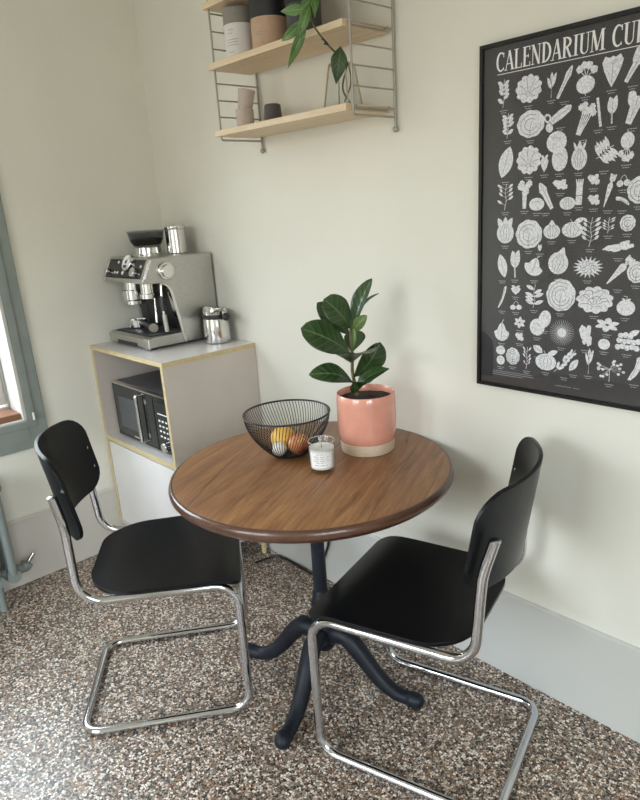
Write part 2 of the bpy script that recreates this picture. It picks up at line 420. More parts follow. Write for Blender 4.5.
obj('reveal_lining', bm, M['win_white'], win, bevel=0.002)
obj('reveal_groove', boxm(-0.14, -0.128, WY0 - 0.020, WY0 - 0.012, WZ0 + 0.004, WZ1 - 0.02), M['casing'], win)
obj('window_sill', boxm(-0.21, -0.012, WY1 + 0.016, WY0 - 0.016, WZ0 + 0.0, WZ0 + 0.030), M['sill_wood'], win, bevel=0.003)
ym = (WY0 + WY1) / 2
for a, b in ((WY1 + 0.016, ym - 0.002), (ym + 0.002, WY0 - 0.016)):
    bm = bmesh.new(); frame_boards(bm, -0.205, -0.165, a + 0.055, b - 0.055, WZ0 + 0.095, WZ1 - 0.075, 0.055)
    s = obj('sash', bm, M['win_white'], win, bevel=0.004)
    obj('pane', boxm(-0.188, -0.184, a + 0.05, b - 0.05, WZ0 + 0.09, WZ1 - 0.07), M['pane'], s)
h = obj('hinge', lathem([(0.005, 0), (0.005, 0.03)], 10, (0.028, WY0 + 0.022, WZ0 + 0.0)), M['white'], win)

bm = bmesh.new()
def fb(bm, x0, x1, z0, z1, y0, y1, w):
    box(bm, x0 - w, x0, y0, y1, z0 - w, z1 + w); box(bm, x1, x1 + w, y0, y1, z0 - w, z1 + w)
    box(bm, x0, x1, y0, y1, z0 - w, z0); box(bm, x0, x1, y0, y1, z1, z1 + w)
fb(bm, FX0, FX1, FZ0, FZ1, RY, RY + 0.016, 0.07)
w2 = st('fill_window_2', bm, 'casing', 'added fill light window with grey casing behind the viewer', 'window')
xm = (FX0 + FX1) / 2
for a, b in ((FX0, xm - 0.002), (xm + 0.002, FX1)):
    bm = bmesh.new(); fb(bm, a + 0.055, b - 0.055, FZ0 + 0.06, FZ1 - 0.06, RY - 0.17, RY - 0.13, 0.055)
    s = obj('sash', bm, M['win_white'], w2)
    obj('pane', boxm(a + 0.05, b - 0.05, RY - 0.152, RY - 0.148, FZ0 + 0.055, FZ1 - 0.055), M['pane'], s)

bm = bmesh.new(); frame_boards(bm, RX - 0.016, RX, GY0, GY1, GZ0, GZ1, 0.07)
w3 = st('fill_window_3', bm, 'casing', 'added fill light window with grey casing out of view', 'window')
ym = (GY0 + GY1) / 2
for a, b in ((GY0, ym - 0.002), (ym + 0.002, GY1)):
    bm = bmesh.new(); frame_boards(bm, RX + 0.13, RX + 0.17, a + 0.055, b - 0.055, GZ0 + 0.06, GZ1 - 0.06, 0.055)
    s = obj('sash', bm, M['win_white'], w3)
    obj('pane', boxm(RX + 0.148, RX + 0.152, a + 0.05, b - 0.05, GZ0 + 0.055, GZ1 - 0.055), M['pane'], s)

# radiator under the window
rad = thing('radiator', 'grey painted column radiator on the wall under the window', 'radiator', (0.0, 0, 0))
ry0 = -0.955
for i in range(14):
    y = ry0 - i * 0.062
    bm = bmesh.new()
    for x in (0.062, 0.105, 0.148):
        tube(bm, [(x, y, 0.135), (x, y, 0.50)], 0.017, 10)
    for z in (0.125, 0.51):
        tube(bm, [(0.050, y, z), (0.160, y, z)], 0.026, 12)
    for z in (0.125, 0.51):
        tube(bm, [(0.105, y - 0.031, z), (0.105, y + 0.031, z)], 0.024, 12)
    obj('section', bm, M['rad'], rad, smooth=True)
for i in (1, 12):
    bm = bmesh.new(); y = ry0 - i * 0.062
    for x in (0.062, 0.148): lathe(bm, [(0.016, 0), (0.013, 0.03), (0.015, 0.115)], 10, (x, y, 0.0))
    obj('foot', bm, M['rad'], rad, smooth=True)
v = obj('valve', tubem(smooth_path([(0.105, ry0 + 0.032, 0.125), (0.105, ry0 + 0.055, 0.127), (0.105, ry0 + 0.07, 0.14)], 4), [0.02] * 4 + [0.024] * 4 + [0.026], 12), M['rad'], rad, smooth=True)
obj('bleed_cap', tubem([(0.105, ry0 + 0.066, 0.135), (0.108, ry0 + 0.100, 0.172)], 0.008, 10), M['chrome'], v, smooth=True)

# ------------------------------------------------------------------ round table
TX, TY, TZ = 1.389, -0.401, 0.745
tab = thing('dining_table', 'round dark wooden bistro table on a black iron pedestal', 'table', (TX, TY, 0))
obj('tabletop', lathem([(0.02, TZ - 0.028), (0.3944, TZ - 0.028), (0.4040, TZ - 0.0015), (0.4005, TZ), (0.0, TZ)], 128, cap0=True, cap1=False), M['table_wood'], tab, smooth=True, angle=30)
obj('edge_moulding', lathem([(0.3801, TZ - 0.040), (0.3964, TZ - 0.040), (0.4005, TZ - 0.0365), (0.4020, TZ - 0.033), (0.4096, TZ - 0.029), (0.4143, TZ - 0.022), (0.4148, TZ - 0.014), (0.4123, TZ - 0.006), (0.4076, TZ - 0.002), (0.4030, TZ - 0.0006), (0.3882, TZ - 0.01), (0.3801, TZ - 0.040)], 128, cap0=False, cap1=False), M['table_edge'], tab, smooth=True, angle=50)
obj('mounting_plate', lathem([(0.03, TZ - 0.085), (0.05, TZ - 0.06), (0.16, TZ - 0.045), (0.17, TZ - 0.0275)], 40), M['iron'], tab, smooth=True)
obj('pedestal_column', lathem([(0.020, 0.15), (0.023, 0.17), (0.0235, 0.25), (0.0215, 0.40), (0.0205, 0.60), (0.023, TZ - 0.09), (0.03, TZ - 0.075)], 28), M['iron'], tab, smooth=True)
obj('collar', lathem([(0.022, 0.255), (0.030, 0.262), (0.034, 0.272), (0.034, 0.284), (0.028, 0.296), (0.026, 0.318), (0.022, 0.326)], 28), M['iron'], tab, smooth=True)
obj('hub', lathem([(0.02, 0.105), (0.032, 0.115), (0.040, 0.14), (0.042, 0.18), (0.036, 0.215), (0.025, 0.235), (0.022, 0.25)], 28), M['iron'], tab, smooth=True)
for az, k_ in ((204, 0.90), (294, 1.0), (15, 1.0), (107, 0.95)):
    prof = smooth_path([(a * k_, b) for a, b in ((0.02, 0.165), (0.075, 0.178), (0.125, 0.140), (0.168, 0.090), (0.215, 0.047), (0.262, 0.026), (0.300, 0.0255), (0.322, 0.0255))], 5)
    n = len(prof); rr = []
    for i in range(n):
        t = i / (n - 1); rr.append(0.033 - 0.0115 * min(1, t / 0.75) + (0.003 if t > 0.88 else 0))
    bm = tubem([(p.x, 0, p.y) for p in [Vector((q[0], q[1], 0)) for q in prof]], rr, 14)
    ball(bm, (0.322 * k_, 0, 0.0255), 0.0250, 14, 8)
    bmesh.ops.rotate(bm, verts=bm.verts, cent=(0, 0, 0), matrix=Matrix.Rotation(math.radians(az), 3, 'Z'))
    for v in bm.verts: v.co.z = max(v.co.z, 0.0005)
    obj('leg', bm, M['iron'], tab, smooth=True, angle=60)

# ------------------------------------------------------------------ cantilever chairs
HW = 0.217
def make_chair(name, label, loc, rotz, lean, TW):
    """local: x across, y towards the front, origin on the floor at the runner centre"""
    c = thing(name, label, 'chair', loc, rotz, 'chrome cantilever chairs at the round table')
    r = 0.0125
    half = lambda s: [(s * (HW - 0.008), -0.234 + lean + s * TW, 0.774), (s * HW, -0.214 + lean + s * TW * 0.8, 0.690), (s * HW, -0.196 + lean * 0.4 + s * TW * 0.25, 0.452), (s * HW, 0.25, 0.448), (s * HW, 0.25, r), (s * HW, -0.25, r)]
    pts = half(1) + list(reversed(half(-1)))
    pts = fillet(pts, [0, 0.25, 0.075, 0.07, 0.06, 0.055, 0.055, 0.06, 0.07, 0.075, 0.25, 0], 8)
    fr = obj('tube_frame', tubem(pts, r, 16), M['chrome'], c, smooth=True, angle=60)
    for s in (-1, 1):
        obj('end_cap', lathem([(0.0128, -0.002), (0.0128, 0.002), (0.010, 0.0045), (0, 0.005)], 14, (s * (HW - 0.008), -0.2345 + lean + s * TW, 0.7745)), M['chrome'], fr, smooth=True)
        obj('floor_glide', boxm(s * HW - 0.008, s * HW + 0.008, 0.10, 0.13, 0.0, 0.004), M['black'], fr)
    # seat: one bent sheet of plywood on the rails
    zt, th, nx, ny = 0.4745, 0.011, 22, 26
    y0, y1, hw = -0.172, 0.264, 0.230
    bm = bmesh.new()
    def inside(x, y):
        return True
    def outline(t):    # half width at position along depth
        y = y0 + (y1 - y0) * t
        w = hw * (0.955 + 0.045 * min(1, t * 1.4))
        R = 0.135
        if y < y0 + R:
            d = (y0 + R - y) / R; w -= R * (1 - math.sqrt(max(0, 1 - d * d)))
        R = 0.035
        if y > y1 - R:
            d = (y - y1 + R) / R; w -= R * (1 - math.sqrt(max(0, 1 - d * d)))
        return y, max(w, 0.004)
    ts = [0.5 - 0.5 * math.cos(PI * j / ny) for j in range(ny + 1)]
    top, bot = [], []
    for t in ts:
        y, w = outline(t); rt, rb = [], []
        for i in range(nx + 1):
            u = -1 + 2 * i / nx; x = u * w
            dip = -0.009 * math.cos(min(1, abs(x) / hw) * PI / 2) * math.exp(-((t - 0.42) / 0.32) ** 2)
            if t > 0.80: dip -= 0.020 * ((t - 0.80) / 0.20) ** 2
            if t < 0.12: dip += 0.006 * ((0.12 - t) / 0.12) ** 2
            rt.append(bm.verts.new((x, y, zt + dip))); rb.append(bm.verts.new((x, y, zt + dip - th)))
        top.append(rt); bot.append(rb)
    for j in range(ny):
        for i in range(nx):
            bm.faces.new((top[j][i], top[j][i + 1], top[j + 1][i + 1], top[j + 1][i])); bm.faces.new((bot[j][i], bot[j + 1][i], bot[j + 1][i + 1], bot[j][i + 1]))
        bm.faces.new((top[j][0], top[j + 1][0], bot[j + 1][0], bot[j][0])); bm.faces.new((top[j][nx], bot[j][nx], bot[j + 1][nx], top[j + 1][nx]))
    for i in range(nx):
        bm.faces.new((top[0][i], bot[0][i], bot[0][i + 1], top[0][i + 1])); bm.faces.new((top[ny][i], top[ny][i + 1], bot[ny][i + 1], bot[ny][i]))
    obj('seat', bm, M['black_ply'], c, smooth=True, bevel=0.003, angle=50)
    # backrest: curved plywood shell in front of the two uprights
    bw, zb, ztp, n, k = 0.226, 0.632, 0.872, 30, 16
    BD = 0.083                                  # depth of the curve
    by = lambda x, z: -0.167 + lean - 0.17 * (z - 0.65) - BD * (1 - (x / bw) ** 2) + TW * x / HW
    bm = bmesh.new(); F, B = [], []
    Rc = 0.062
    for j in range(k + 1):
        v = 0.5 - 0.5 * math.cos(PI * j / k); z = zb + (ztp - zb) * v
        w = bw
        for e in (z - zb, ztp - z):
            if e < Rc: w = min(w, bw - Rc * (1 - math.sqrt(max(0, 1 - ((Rc - e) / Rc) ** 2))))
        f, b_ = [], []
        for i in range(n + 1):
            x = (-1 + 2 * i / n) * w
            y = by(x, z)
            sl = Vector((-(2 * BD * x / bw ** 2), 1, 0.17)).normalized() * 0.0055
            zz = z + 0.010 * (1 - (x / bw) ** 2) * (2 * v - 1)
            f.append(bm.verts.new(Vector((x, y, zz)) + sl)); b_.append(bm.verts.new(Vector((x, y, zz)) - sl))
        F.append(f); B.append(b_)
    for j in range(k):
        for i in range(n):
            bm.faces.new((F[j][i], F[j][i + 1], F[j + 1][i + 1], F[j + 1][i])); bm.faces.new((B[j][i], B[j + 1][i], B[j + 1][i + 1], B[j][i + 1]))
        bm.faces.new((F[j][0], F[j + 1][0], B[j + 1][0], B[j][0])); bm.faces.new((F[j][n], B[j][n], B[j + 1][n], F[j + 1][n]))
    for i in range(n):
        bm.faces.new((F[0][i], B[0][i], B[0][i + 1], F[0][i + 1])); bm.faces.new((F[k][i], F[k][i + 1], B[k][i + 1], B[k][i]))
    br = obj('backrest', bm, M['black_ply'], c, smooth=True, bevel=0.003, angle=50)
    for s in (-1, 1):
        for z in (0.70, 0.765):
            bm = bmesh.new(); ball(bm, (s * 0.207, by(s * 0.207, z) + 0.006, z), 0.0055, 10, 6, (1, 0.5, 1)); obj('bolt', bm, M['chrome'], br, smooth=True)
    return c
ch = make_chair('cantilever_chair', 'black plywood chair on chromed tube with its backrest towards the window and radiator', (1.011, -0.751, 0), math.radians(55.5 - 90), 0.0165, 0.0155)
dup(ch, (1.792, -0.354, 0), math.radians(196.2 - 90), 'black plywood chair on chromed tube with its backrest below the vegetable poster')

# ------------------------------------------------------------------ corner cabinet
CW, CD, CH = 0.612, 0.425, 0.957
cab = thing('cabinet', 'pale laminate cabinet with plywood edges holding the microwave in the corner', 'cabinet', (0.006, -0.003, 0))
p = 0.018; E = 0.0012
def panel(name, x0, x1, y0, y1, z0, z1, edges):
    o = obj(name, boxm(x0, x1, y0, y1, z0, z1), M['lit_laminate' if name in ('top_panel', 'shelf_panel') else 'laminate'], cab)
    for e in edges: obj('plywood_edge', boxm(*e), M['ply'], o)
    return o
z0 = 0.115
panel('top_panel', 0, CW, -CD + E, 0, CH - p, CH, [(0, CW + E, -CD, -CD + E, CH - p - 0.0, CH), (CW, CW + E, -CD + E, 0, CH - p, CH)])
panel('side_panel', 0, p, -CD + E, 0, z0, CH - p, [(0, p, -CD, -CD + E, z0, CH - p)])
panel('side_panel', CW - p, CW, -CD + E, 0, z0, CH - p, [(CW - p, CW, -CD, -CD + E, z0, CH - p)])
panel('shelf_panel', p, CW - p, -CD + E, -0.01, 0.530, 0.552, [(p, CW - p, -CD, -CD + E, 0.530, 0.552)])
panel('bottom_panel', p, CW - p, -CD + E, -0.01, z0, z0 + p, [])
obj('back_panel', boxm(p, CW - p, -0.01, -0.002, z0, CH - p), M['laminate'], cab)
d = obj('cabinet_door', boxm(p + 0.003, CW - p - 0.003, -CD + 0.003, -CD + 0.021, z0 + 0.003, 0.522), M['lit_laminate'], cab, bevel=0.0015)
for x in (0.03, CW - 0.03):
    for y in (-CD + 0.04, -0.035):
        obj('leg', lathem([(0.012, 0), (0.016, z0)], 16, (x, y, 0)), M['ply'], cab, smooth=True)

# microwave in the niche
mw = thing('microwave', 'black and grey microwave oven inside the cabinet niche', 'microwave', (0.085, -0.395, 0.5535))
W_, D_, H_ = 0.478, 0.33, 0.250
obj('body', boxm(0, W_, 0.022, D_, 0.008, H_), M['dark_metal'], mw, bevel=0.004)
dr = obj('door', boxm(0.0, 0.352, 0.0, 0.021, 0.010, H_ - 0.006), M['gloss_black'], mw, bevel=0.003)
obj('door_window', boxm(0.045, 0.215, -0.0012, 0.001, 0.055, H_ - 0.058), M['dark_metal'], dr)
hb = bmesh.new(); tube(hb, fillet([(0.245, 0.0, 0.026), (0.245, -0.018, 0.026), (0.245, -0.018, 0.226), (0.245, 0.0, 0.226)], 0.006, 4), 0.0075, 10)
obj('handle', hb, M['polished'], dr, smooth=True)
obj('badge', boxm(0.148, 0.192, -0.0015, 0.001, 0.024, 0.031), M['polished'], dr)
for zz in (0.060, 0.205):
    bm = bmesh.new(); disc_y(bm, 0.286, -0.0012, 0.001, zz, 0.011, 20); obj('door_sticker', bm, M['polished'], dr)
cp = obj('control_panel', boxm(0.355, W_, 0.0, 0.021, 0.010, H_ - 0.006), M['gloss_black'], mw, bevel=0.003)
obj('display', boxm(0.378, 0.455, -0.001, 0.001, 0.190, 0.222), M['black'], cp)
obj('marking_line', boxm(0.380, 0.452, -0.001, 0.001, 0.172, 0.176), M['white'], cp)
for j in range(4):
    for i in range(3):
        obj('button', boxm(0.384 + i * 0.026, 0.396 + i * 0.026, -0.002, 0.001, 0.142 - j * 0.022, 0.149 - j * 0.022), M['white'], cp)
kb = bmesh.new(); disc_y(kb, 0.418, -0.016, 0.001, 0.040, 0.020, 24); obj('knob', kb, M['polished'], cp, smooth=True, bevel=0.002)
obj('top_trim', boxm(0, W_, -0.001, 0.022, H_ - 0.006, H_ - 0.001), M['polished'], mw)
for x in (0.03, W_ - 0.03):
    for y in (0.04, D_ - 0.04): obj('foot', lathem([(0.012, 0), (0.012, 0.0085)], 12, (x, y, 0)), M['black'], mw)

# ------------------------------------------------------------------ espresso machine (origin: its corner by the window wall, on the cabinet top)
em = thing('espresso_machine', 'brushed steel espresso machine with gauge on top of the corner cabinet', 'coffee machine', (0.034, 0.012, CH + 0.0005))
EW = 0.351
prof = [(-0.025, 0.012), (-0.025, 0.357), (-0.300, 0.357), (-0.308, 0.350), (-0.348, 0.272), (-0.345, 0.262)]
arch = fillet([(-0.345, 0.262, 0), (-0.230, 0.258, 0), (-0.186, 0.012, 0)], 0.05, 8)
side = prof + [(q.x, q.y) for q in arch[1:]]
for x0, x1 in ((0.0, 0.014), (EW - 0.014, EW)):
    bm = bmesh.new(); prism(bm, side, 'x', x0, x1); o = obj('side_panel', bm, M['steel'], em, bevel=0.003)
core = [(-0.04, 0.02), (-0.04, 0.350), (-0.296, 0.350), (-0.338, 0.268), (-0.175, 0.264), (-0.165, 0.02)]
bm = bmesh.new(); prism(bm, core, 'x', 0.0142, EW - 0.0142); obj('housing', bm, M['black'], em)
bm = bmesh.new(); prism(bm, [(-0.036, 0.3505), (-0.036, 0.358), (-0.300, 0.358), (-0.300, 0.3505)], 'x', 0.0142, EW - 0.0142); obj('top_plate', bm, M['steel'], em)
bm = bmesh.new(); prism(bm, [(-0.346, 0.264), (-0.343, 0.281), (-0.338, 0.281), (-0.20, 0.268), (-0.20, 0.259)], 'x', 0.0142, EW - 0.0142); obj('lower_fascia', bm, M['steel'], em)
arc_in = bmesh.new()
ip = [(q.x, q.y) for q in arch[1:]]
prism(arc_in, ip + [(y - 0.012, z + 0.0) for y, z in reversed(ip)], 'x', EW - 0.022, EW + 0.003); obj('arch_trim', arc_in, M['polished'], em, smooth=True)
# slanted control fascia with gauge, knobs and buttons; local frame on the slope
sv = Vector((0, -0.040, -0.078)).normalized(); sn = Vector((0, -0.078, 0.040)).normalized(); s0 = Vector((0, -0.300, 0.352))
def on_panel(x, d, h=0.0): return Vector((x, 0, 0)) + s0 + sv * d + sn * h
def panel_prism(bm, pts, h0, h1):
    A = [bm.verts.new(on_panel(x, d_, h0)) for x, d_ in pts]; B = [bm.verts.new(on_panel(x, d_, h1)) for x, d_ in pts]
    n = len(pts); bm.faces.new(A); bm.faces.new(list(reversed(B)))
    for i in range(n): bm.faces.new((A[i], A[(i + 1) % n], B[(i + 1) % n], B[i]))
def circ(x, d_, r, n=24): return [(x + r * math.cos(2 * PI * k / n), d_ + r * math.sin(2 * PI * k / n)) for k in range(n)]
bm = bmesh.new(); panel_prism(bm, [(0.016, 0.003), (EW - 0.03, 0.003), (EW - 0.03, 0.078), (0.016, 0.078)], -0.004, 0.003); fascia = obj('control_fascia', bm, M['gloss_black'], em)
bm = bmesh.new(); panel_prism(bm, [(EW - 0.03, -0.002), (EW + 0.0015, -0.002), (EW + 0.0015, 0.084), (EW - 0.03, 0.084)], -0.004, 0.004); obj('fascia_trim', bm, M['polished'], em, bevel=0.002)
bm = bmesh.new(); panel_prism(bm, circ(0.185, 0.018, 0.036, 32), 0.0, 0.014); g = obj('gauge', bm, M['polished'], em, smooth=True, bevel=0.002)
bm = bmesh.new(); panel_prism(bm, circ(0.185, 0.018, 0.029, 32), 0.014, 0.0150); obj('gauge_dial', bm, M['white'], g)
bm = bmesh.new(); panel_prism(bm, [(0.1835, 0.022), (0.1865, 0.022), (0.202, 0.000), (0.1995, -0.002)], 0.0152, 0.0162); panel_prism(bm, circ(0.185, 0.018, 0.007, 16), 0.0152, 0.0165); obj('gauge_needle', bm, M['black'], g)
bm = bmesh.new(); panel_prism(bm, [(0.17, 0.030), (0.20, 0.030), (0.195, 0.042), (0.175, 0.042)], 0.0152, 0.0158); obj('gauge_scale', bm, M['black'], g)
for x, d_, r in ((0.034, 0.058, 0.014), (0.262, 0.058, 0.019)):
    bm = bmesh.new(); panel_prism(bm, circ(x, d_, r), 0.003, 0.020); obj('dial_knob', bm, M['polished'], em, smooth=True, bevel=0.002)
for x, d_, r in ((0.100, 0.016, 0.006), (0.092, 0.060, 0.006), (0.115, 0.060, 0.006), (0.160, 0.060, 0.008), (0.222, 0.062, 0.004), (0.296, 0.030, 0.005)):
    bm = bmesh.new(); panel_prism(bm, circ(x, d_, r, 14), 0.003, 0.0055); obj('button', bm, M['white'], fascia, smooth=True)
bm = bmesh.new(); disc_x(bm, EW, EW + 0.012, -0.243, 0.304, 0.035, 32); k1 = obj('steam_knob', bm, M['polished'], em, smooth=True, bevel=0.003)
bm = bmesh.new(); disc_x(bm, EW + 0.0122, EW + 0.022, -0.243, 0.304, 0.027, 8); obj('knob_grip', bm, M['polished'], k1, bevel=0.003)
# brew group, grinder outlet, steam wand
obj('group_head', lathem([(0.038, 0.262), (0.038, 0.225), (0.047, 0.222), (0.047, 0.185), (0.043, 0.178), (0.043, 0.165), (0.034, 0.163)], 24, (0.108, -0.268, 0)), M['polished'], em, smooth=True, angle=25)
obj('grinder_outlet', lathem([(0.034, 0.262), (0.034, 0.215), (0.040, 0.213), (0.040, 0.195), (0.028, 0.193)], 24, (0.236, -0.265, 0)), M['polished'], em, smooth=True, angle=25)
wand = obj('steam_wand', tubem(smooth_path([(0.309, -0.245, 0.262), (0.312, -0.252, 0.22), (0.319, -0.258, 0.16), (0.321, -0.255, 0.060)], 5), 0.006, 10), M['polished'], em, smooth=True)
obj('wand_grip', tubem([(0.314, -0.253, 0.205), (0.319, -0.258, 0.145)], 0.011, 12), M['black'], wand, smooth=True)
obj('wand_sleeve', tubem([(0.320, -0.257, 0.130), (0.321, -0.255, 0.062)], 0.010, 12), M['steel'], wand, smooth=True)
obj('hot_water_spout', tubem(smooth_path([(0.205, -0.21, 0.262), (0.205, -0.225, 0.20), (0.212, -0.235, 0.12), (0.218, -0.240, 0.085)], 5), 0.005, 8), M['polished'], em, smooth=True)
# base with drip tray
bm = bmesh.new(); prism(bm, [(-0.035, 0.010), (-0.035, 0.052), (-0.340, 0.052), (-0.358, 0.044), (-0.358, 0.010)], 'x', 0.0008, EW - 0.0008)
obj('drip_base', bm, M['steel'], em, bevel=0.003)
obj('base_notch', boxm(0.08, 0.25, -0.3595, -0.350, 0.010, 0.024), M['black'], em)
obj('drip_tray', boxm(0.022, EW - 0.030, -0.334, -0.175, 0.050, 0.0545), M['black'], em)
bm = bmesh.new()
for i in range(16): box(bm, 0.030 + i * 0.0185, 0.041 + i * 0.0185, -0.328, -0.182, 0.0535, 0.0575)
obj('drip_grate', bm, M['dark_metal'], em)
bm = bmesh.new()
box(bm, EW - 0.0385, EW - 0.004, -0.3605, -0.352, 0.006, 0.050); obj('corner_trim', bm, M['polished'], em, bevel=0.002)
for x in (0.035, EW - 0.035):
    for y in (-0.325, -0.06): obj('foot', lathem([(0.016, 0), (0.016, 0.0105)], 14, (x, y, 0)), M['black'], em)
# bean hopper
hp = (0.140, -0.193)
hpo = obj('bean_hopper', lathem([(0.048, 0.394), (0.056, 0.397), (0.068, 0.418), (0.0745, 0.452), (0.0735, 0.452), (0.066, 0.419), (0.054, 0.400), (0.0, 0.399)], 36, (hp[0], hp[1], 0), cap1=False), M['smoke'], em, smooth=True)
obj('hopper_collar', lathem([(0.060, 0.357), (0.060, 0.364), (0.056, 0.367), (0.053, 0.390), (0.056, 0.3945), (0.0, 0.3945)], 30, (hp[0], hp[1], 0)), M['polished'], hpo, smooth=True)
obj('hopper_lid', lathem([(0.0, 0.4525), (0.0765, 0.4525), (0.0775, 0.455), (0.074, 0.458), (0.0, 0.459)], 36, (hp[0], hp[1], 0)), M['smoke'], hpo, smooth=True)
obj('coffee_beans', lathem([(0.050, 0.4005), (0.062, 0.412), (0.0655, 0.424), (0.03, 0.430), (0, 0.430)], 30, (hp[0], hp[1], 0)), M['beans'], hpo, smooth=True)['kind'] = 'stuff'

can = thing('steel_canister', 'small steel canister standing on top of the espresso machine', 'canister', (0.256, -0.090, CH + 0.3595))
obj('body', lathem([(0.040, 0), (0.042, 0.003), (0.042, 0.096), (0.040, 0.098)], 36), M['polished'], can, smooth=True, angle=30)
obj('lid', lathem([(0.043, 0.098), (0.044, 0.100), (0.044, 0.109), (0.041, 0.113), (0.0, 0.114)], 36), M['polished'], can, smooth=True, angle=30)

pf = thing('portafilter', 'black handled portafilter lying on the drip tray of the coffee machine', 'portafilter', (0.118, -0.245, CH + 0.0585))
obj('basket', lathem([(0.030, 0.0), (0.033, 0.004), (0.033, 0.022), (0.037, 0.023), (0.037, 0.033), (0.033, 0.034), (0.031, 0.010), (0.0, 0.009)], 28, cap1=False), M['polished'], pf, smooth=True, angle=30)
h = obj('handle', tubem([(0.032, 0.0, 0.024), (0.055, -0.006, 0.024), (0.10, -0.014, 0.023), (0.155, -0.025, 0.021), (0.185, -0.031, 0.019)], [0.009, 0.012, 0.0145, 0.0165, 0.0165], 14), M['black'], pf, smooth=True)
obj('end_cap', tubem([(0.185, -0.031, 0.019), (0.194, -0.033, 0.019)], 0.0185, 18), M['steel'], h, smooth=True, angle=30)
obj('spout', boxm(-0.012, 0.012, -0.046, -0.035, 0.004, 0.018), M['polished'], pf, bevel=0.003)

jug = thing('milk_jug', 'polished steel milk jug with black handle beside the espresso machine', 'jug', (0.466, -0.076, CH + 0.0005), math.radians(32))
jp = [(0.048, 0), (0.053, 0.004), (0.0545, 0.02), (0.0535, 0.080), (0.050, 0.108), (0.0515, 0.131), (0.050, 0.131), (0.0485, 0.108), (0.052, 0.080), (0.051, 0.01), (0, 0.008)]
bm = lathem(jp, 40, cap1=False)
for v in bm.verts:                                   # pouring lip
    if v.co.z > 0.10:
        a = math.atan2(v.co.y, v.co.x); k = max(0, math.cos(a - math.radians(150))) ** 8
        f = (v.co.z - 0.10) / 0.028; v.co.x += 0.016 * k * f * math.cos(math.radians(150)); v.co.y += 0.016 * k * f * math.sin(math.radians(150)); v.co.z += 0.010 * k * f
obj('body', bm, M['polished'], jug, smooth=True)
obj('collar_band', lathem([(0.0512, 0.100), (0.0530, 0.102), (0.0530, 0.116), (0.0510, 0.118)], 40, cap0=False, cap1=False), M['black'], jug, smooth=True)
hb = bmesh.new(); tube(hb, smooth_path([(0.046, -0.026, 0.104), (0.054, -0.032, 0.108), (0.060, -0.037, 0.110)], 6), 0.0085, 12)
ball(hb, (0.064, -0.039, 0.110), 0.0165, 16, 10); obj('handle', hb, M['black'], jug, smooth=True)

# ------------------------------------------------------------------ wall shelf (ladder rods with three boards)
sh = thing('wall_shelf', 'wall mounted rod ladder shelf with three pale wooden boards', 'shelf', (0.76, 0, 1.70))
SX0, SX1 = 0.785 - 0.76, 1.411 - 0.76
boards = (0.031, 0.233, 0.408)
for zt in boards:
    obj('shelf_board', boxm(0.0, 0.632, -0.187, -0.012, zt - 0.0185, zt), M['oak'], sh, bevel=0.0015)
for sx in (SX0, SX1):
    lad = obj('ladder_frame', tubem(fillet([(sx, -0.178, 0.72), (sx, -0.178, 0.0), (sx, -0.007, 0.0)], [0, 0.006, 0], 4), 0.0032, 8), M['rod'], sh, smooth=True)
    post = bmesh.new(); tube(post, [(sx, -0.0075, 0.74), (sx, -0.0075, -0.030)], 0.0042, 8); obj('rear_post', post, M['rod'], lad, smooth=True)
    k = 0
    while 0.0205 + 0.0508 * k < 0.70:
        z = 0.0205 + 0.0508 * k
        obj('rung', tubem([(sx, -0.178, z), (sx, -0.0075, z)], 0.0024, 8), M['rod'], lad, smooth=True); k += 1
    bm = bmesh.new(); ball(bm, (sx, -0.009, -0.032), 0.0085, 14, 8); obj('wall_foot', bm, M['rod'], lad, smooth=True)
    for zt in boards:
        e = 0.636 if sx > 0.3 else SX0
        bm = bmesh.new(); s = 1 if sx > 0.3 else -1
        tube(bm, fillet([(sx, -0.165, zt - 0.006), (sx - 0.016, -0.165, zt - 0.012), (sx - 0.016, -0.03, zt - 0.012), (sx, -0.03, zt - 0.006)], 0.006, 4), 0.0026, 8)
        obj('bracket', bm, M['rod'], sh, smooth=True)

def lines(bm, x, y, r, zs, ang0, ang1, h=0.0016, out=0.0006):
    """short printed lines wrapped on a cylinder"""
    for z, a, b in zs:
        n = 6
        for i in range(n):
            t0, t1 = a + (b - a) * i / n, a + (b - a) * (i + 0.999) / n
            p = [(r + out) * math.cos(t0), (r + out) * math.sin(t0), (r + out) * math.cos(t1), (r + out) * math.sin(t1)]
            vs = [bm.verts.new((x + p[0], y + p[1], z)), bm.verts.new((x + p[2], y + p[3], z)), bm.verts.new((x + p[2], y + p[3], z + h)), bm.verts.new((x + p[0], y + p[1], z + h))]
            bm.faces.new(vs)

A0 = math.radians(-58)            # side of the tins that faces the room
def canister(name, label, x, y, r, z, hb, ht, low, up, marks):
    c = thing(name, label, 'canister', (x, y, z), 0, 'canisters on the middle board of the wall shelf')
    obj('body', lathem([(r - 0.002, 0), (r, 0.002), (r, hb), (r - 0.003, hb + 0.0005)], 40), M[low], c, smooth=True, angle=30)
    obj('lid', lathem([(r - 0.002, hb + 0.0005), (r + 0.0006, hb + 0.001), (r + 0.0006, hb + ht - 0.002), (r - 0.002, hb + ht), (0, hb + ht)], 40), M[up], c, smooth=True, angle=30)
    if marks:
        bm = bmesh.new(); lines(bm, 0, 0, r, [(hb * a, A0 + b - 0.5, A0 + b - 0.5 + w) for a, b, w in marks], 0, 0); obj('printed_text', bm, M['ink'], c)
MZ = 1.9332
canister('tea_canister', 'pale paper canister with taupe lid at the corner end of the middle shelf', 0.866, -0.122, 0.0500, MZ, 0.097, 0.046, 'can_white', 'can_grey', [(0.80, 0, 0.45), (0.70, 0, 0.35), (0.52, -0.1, 0.8), (0.44, -0.1, 0.75), (0.36, -0.1, 0.8), (0.16, 0, 0.4)])
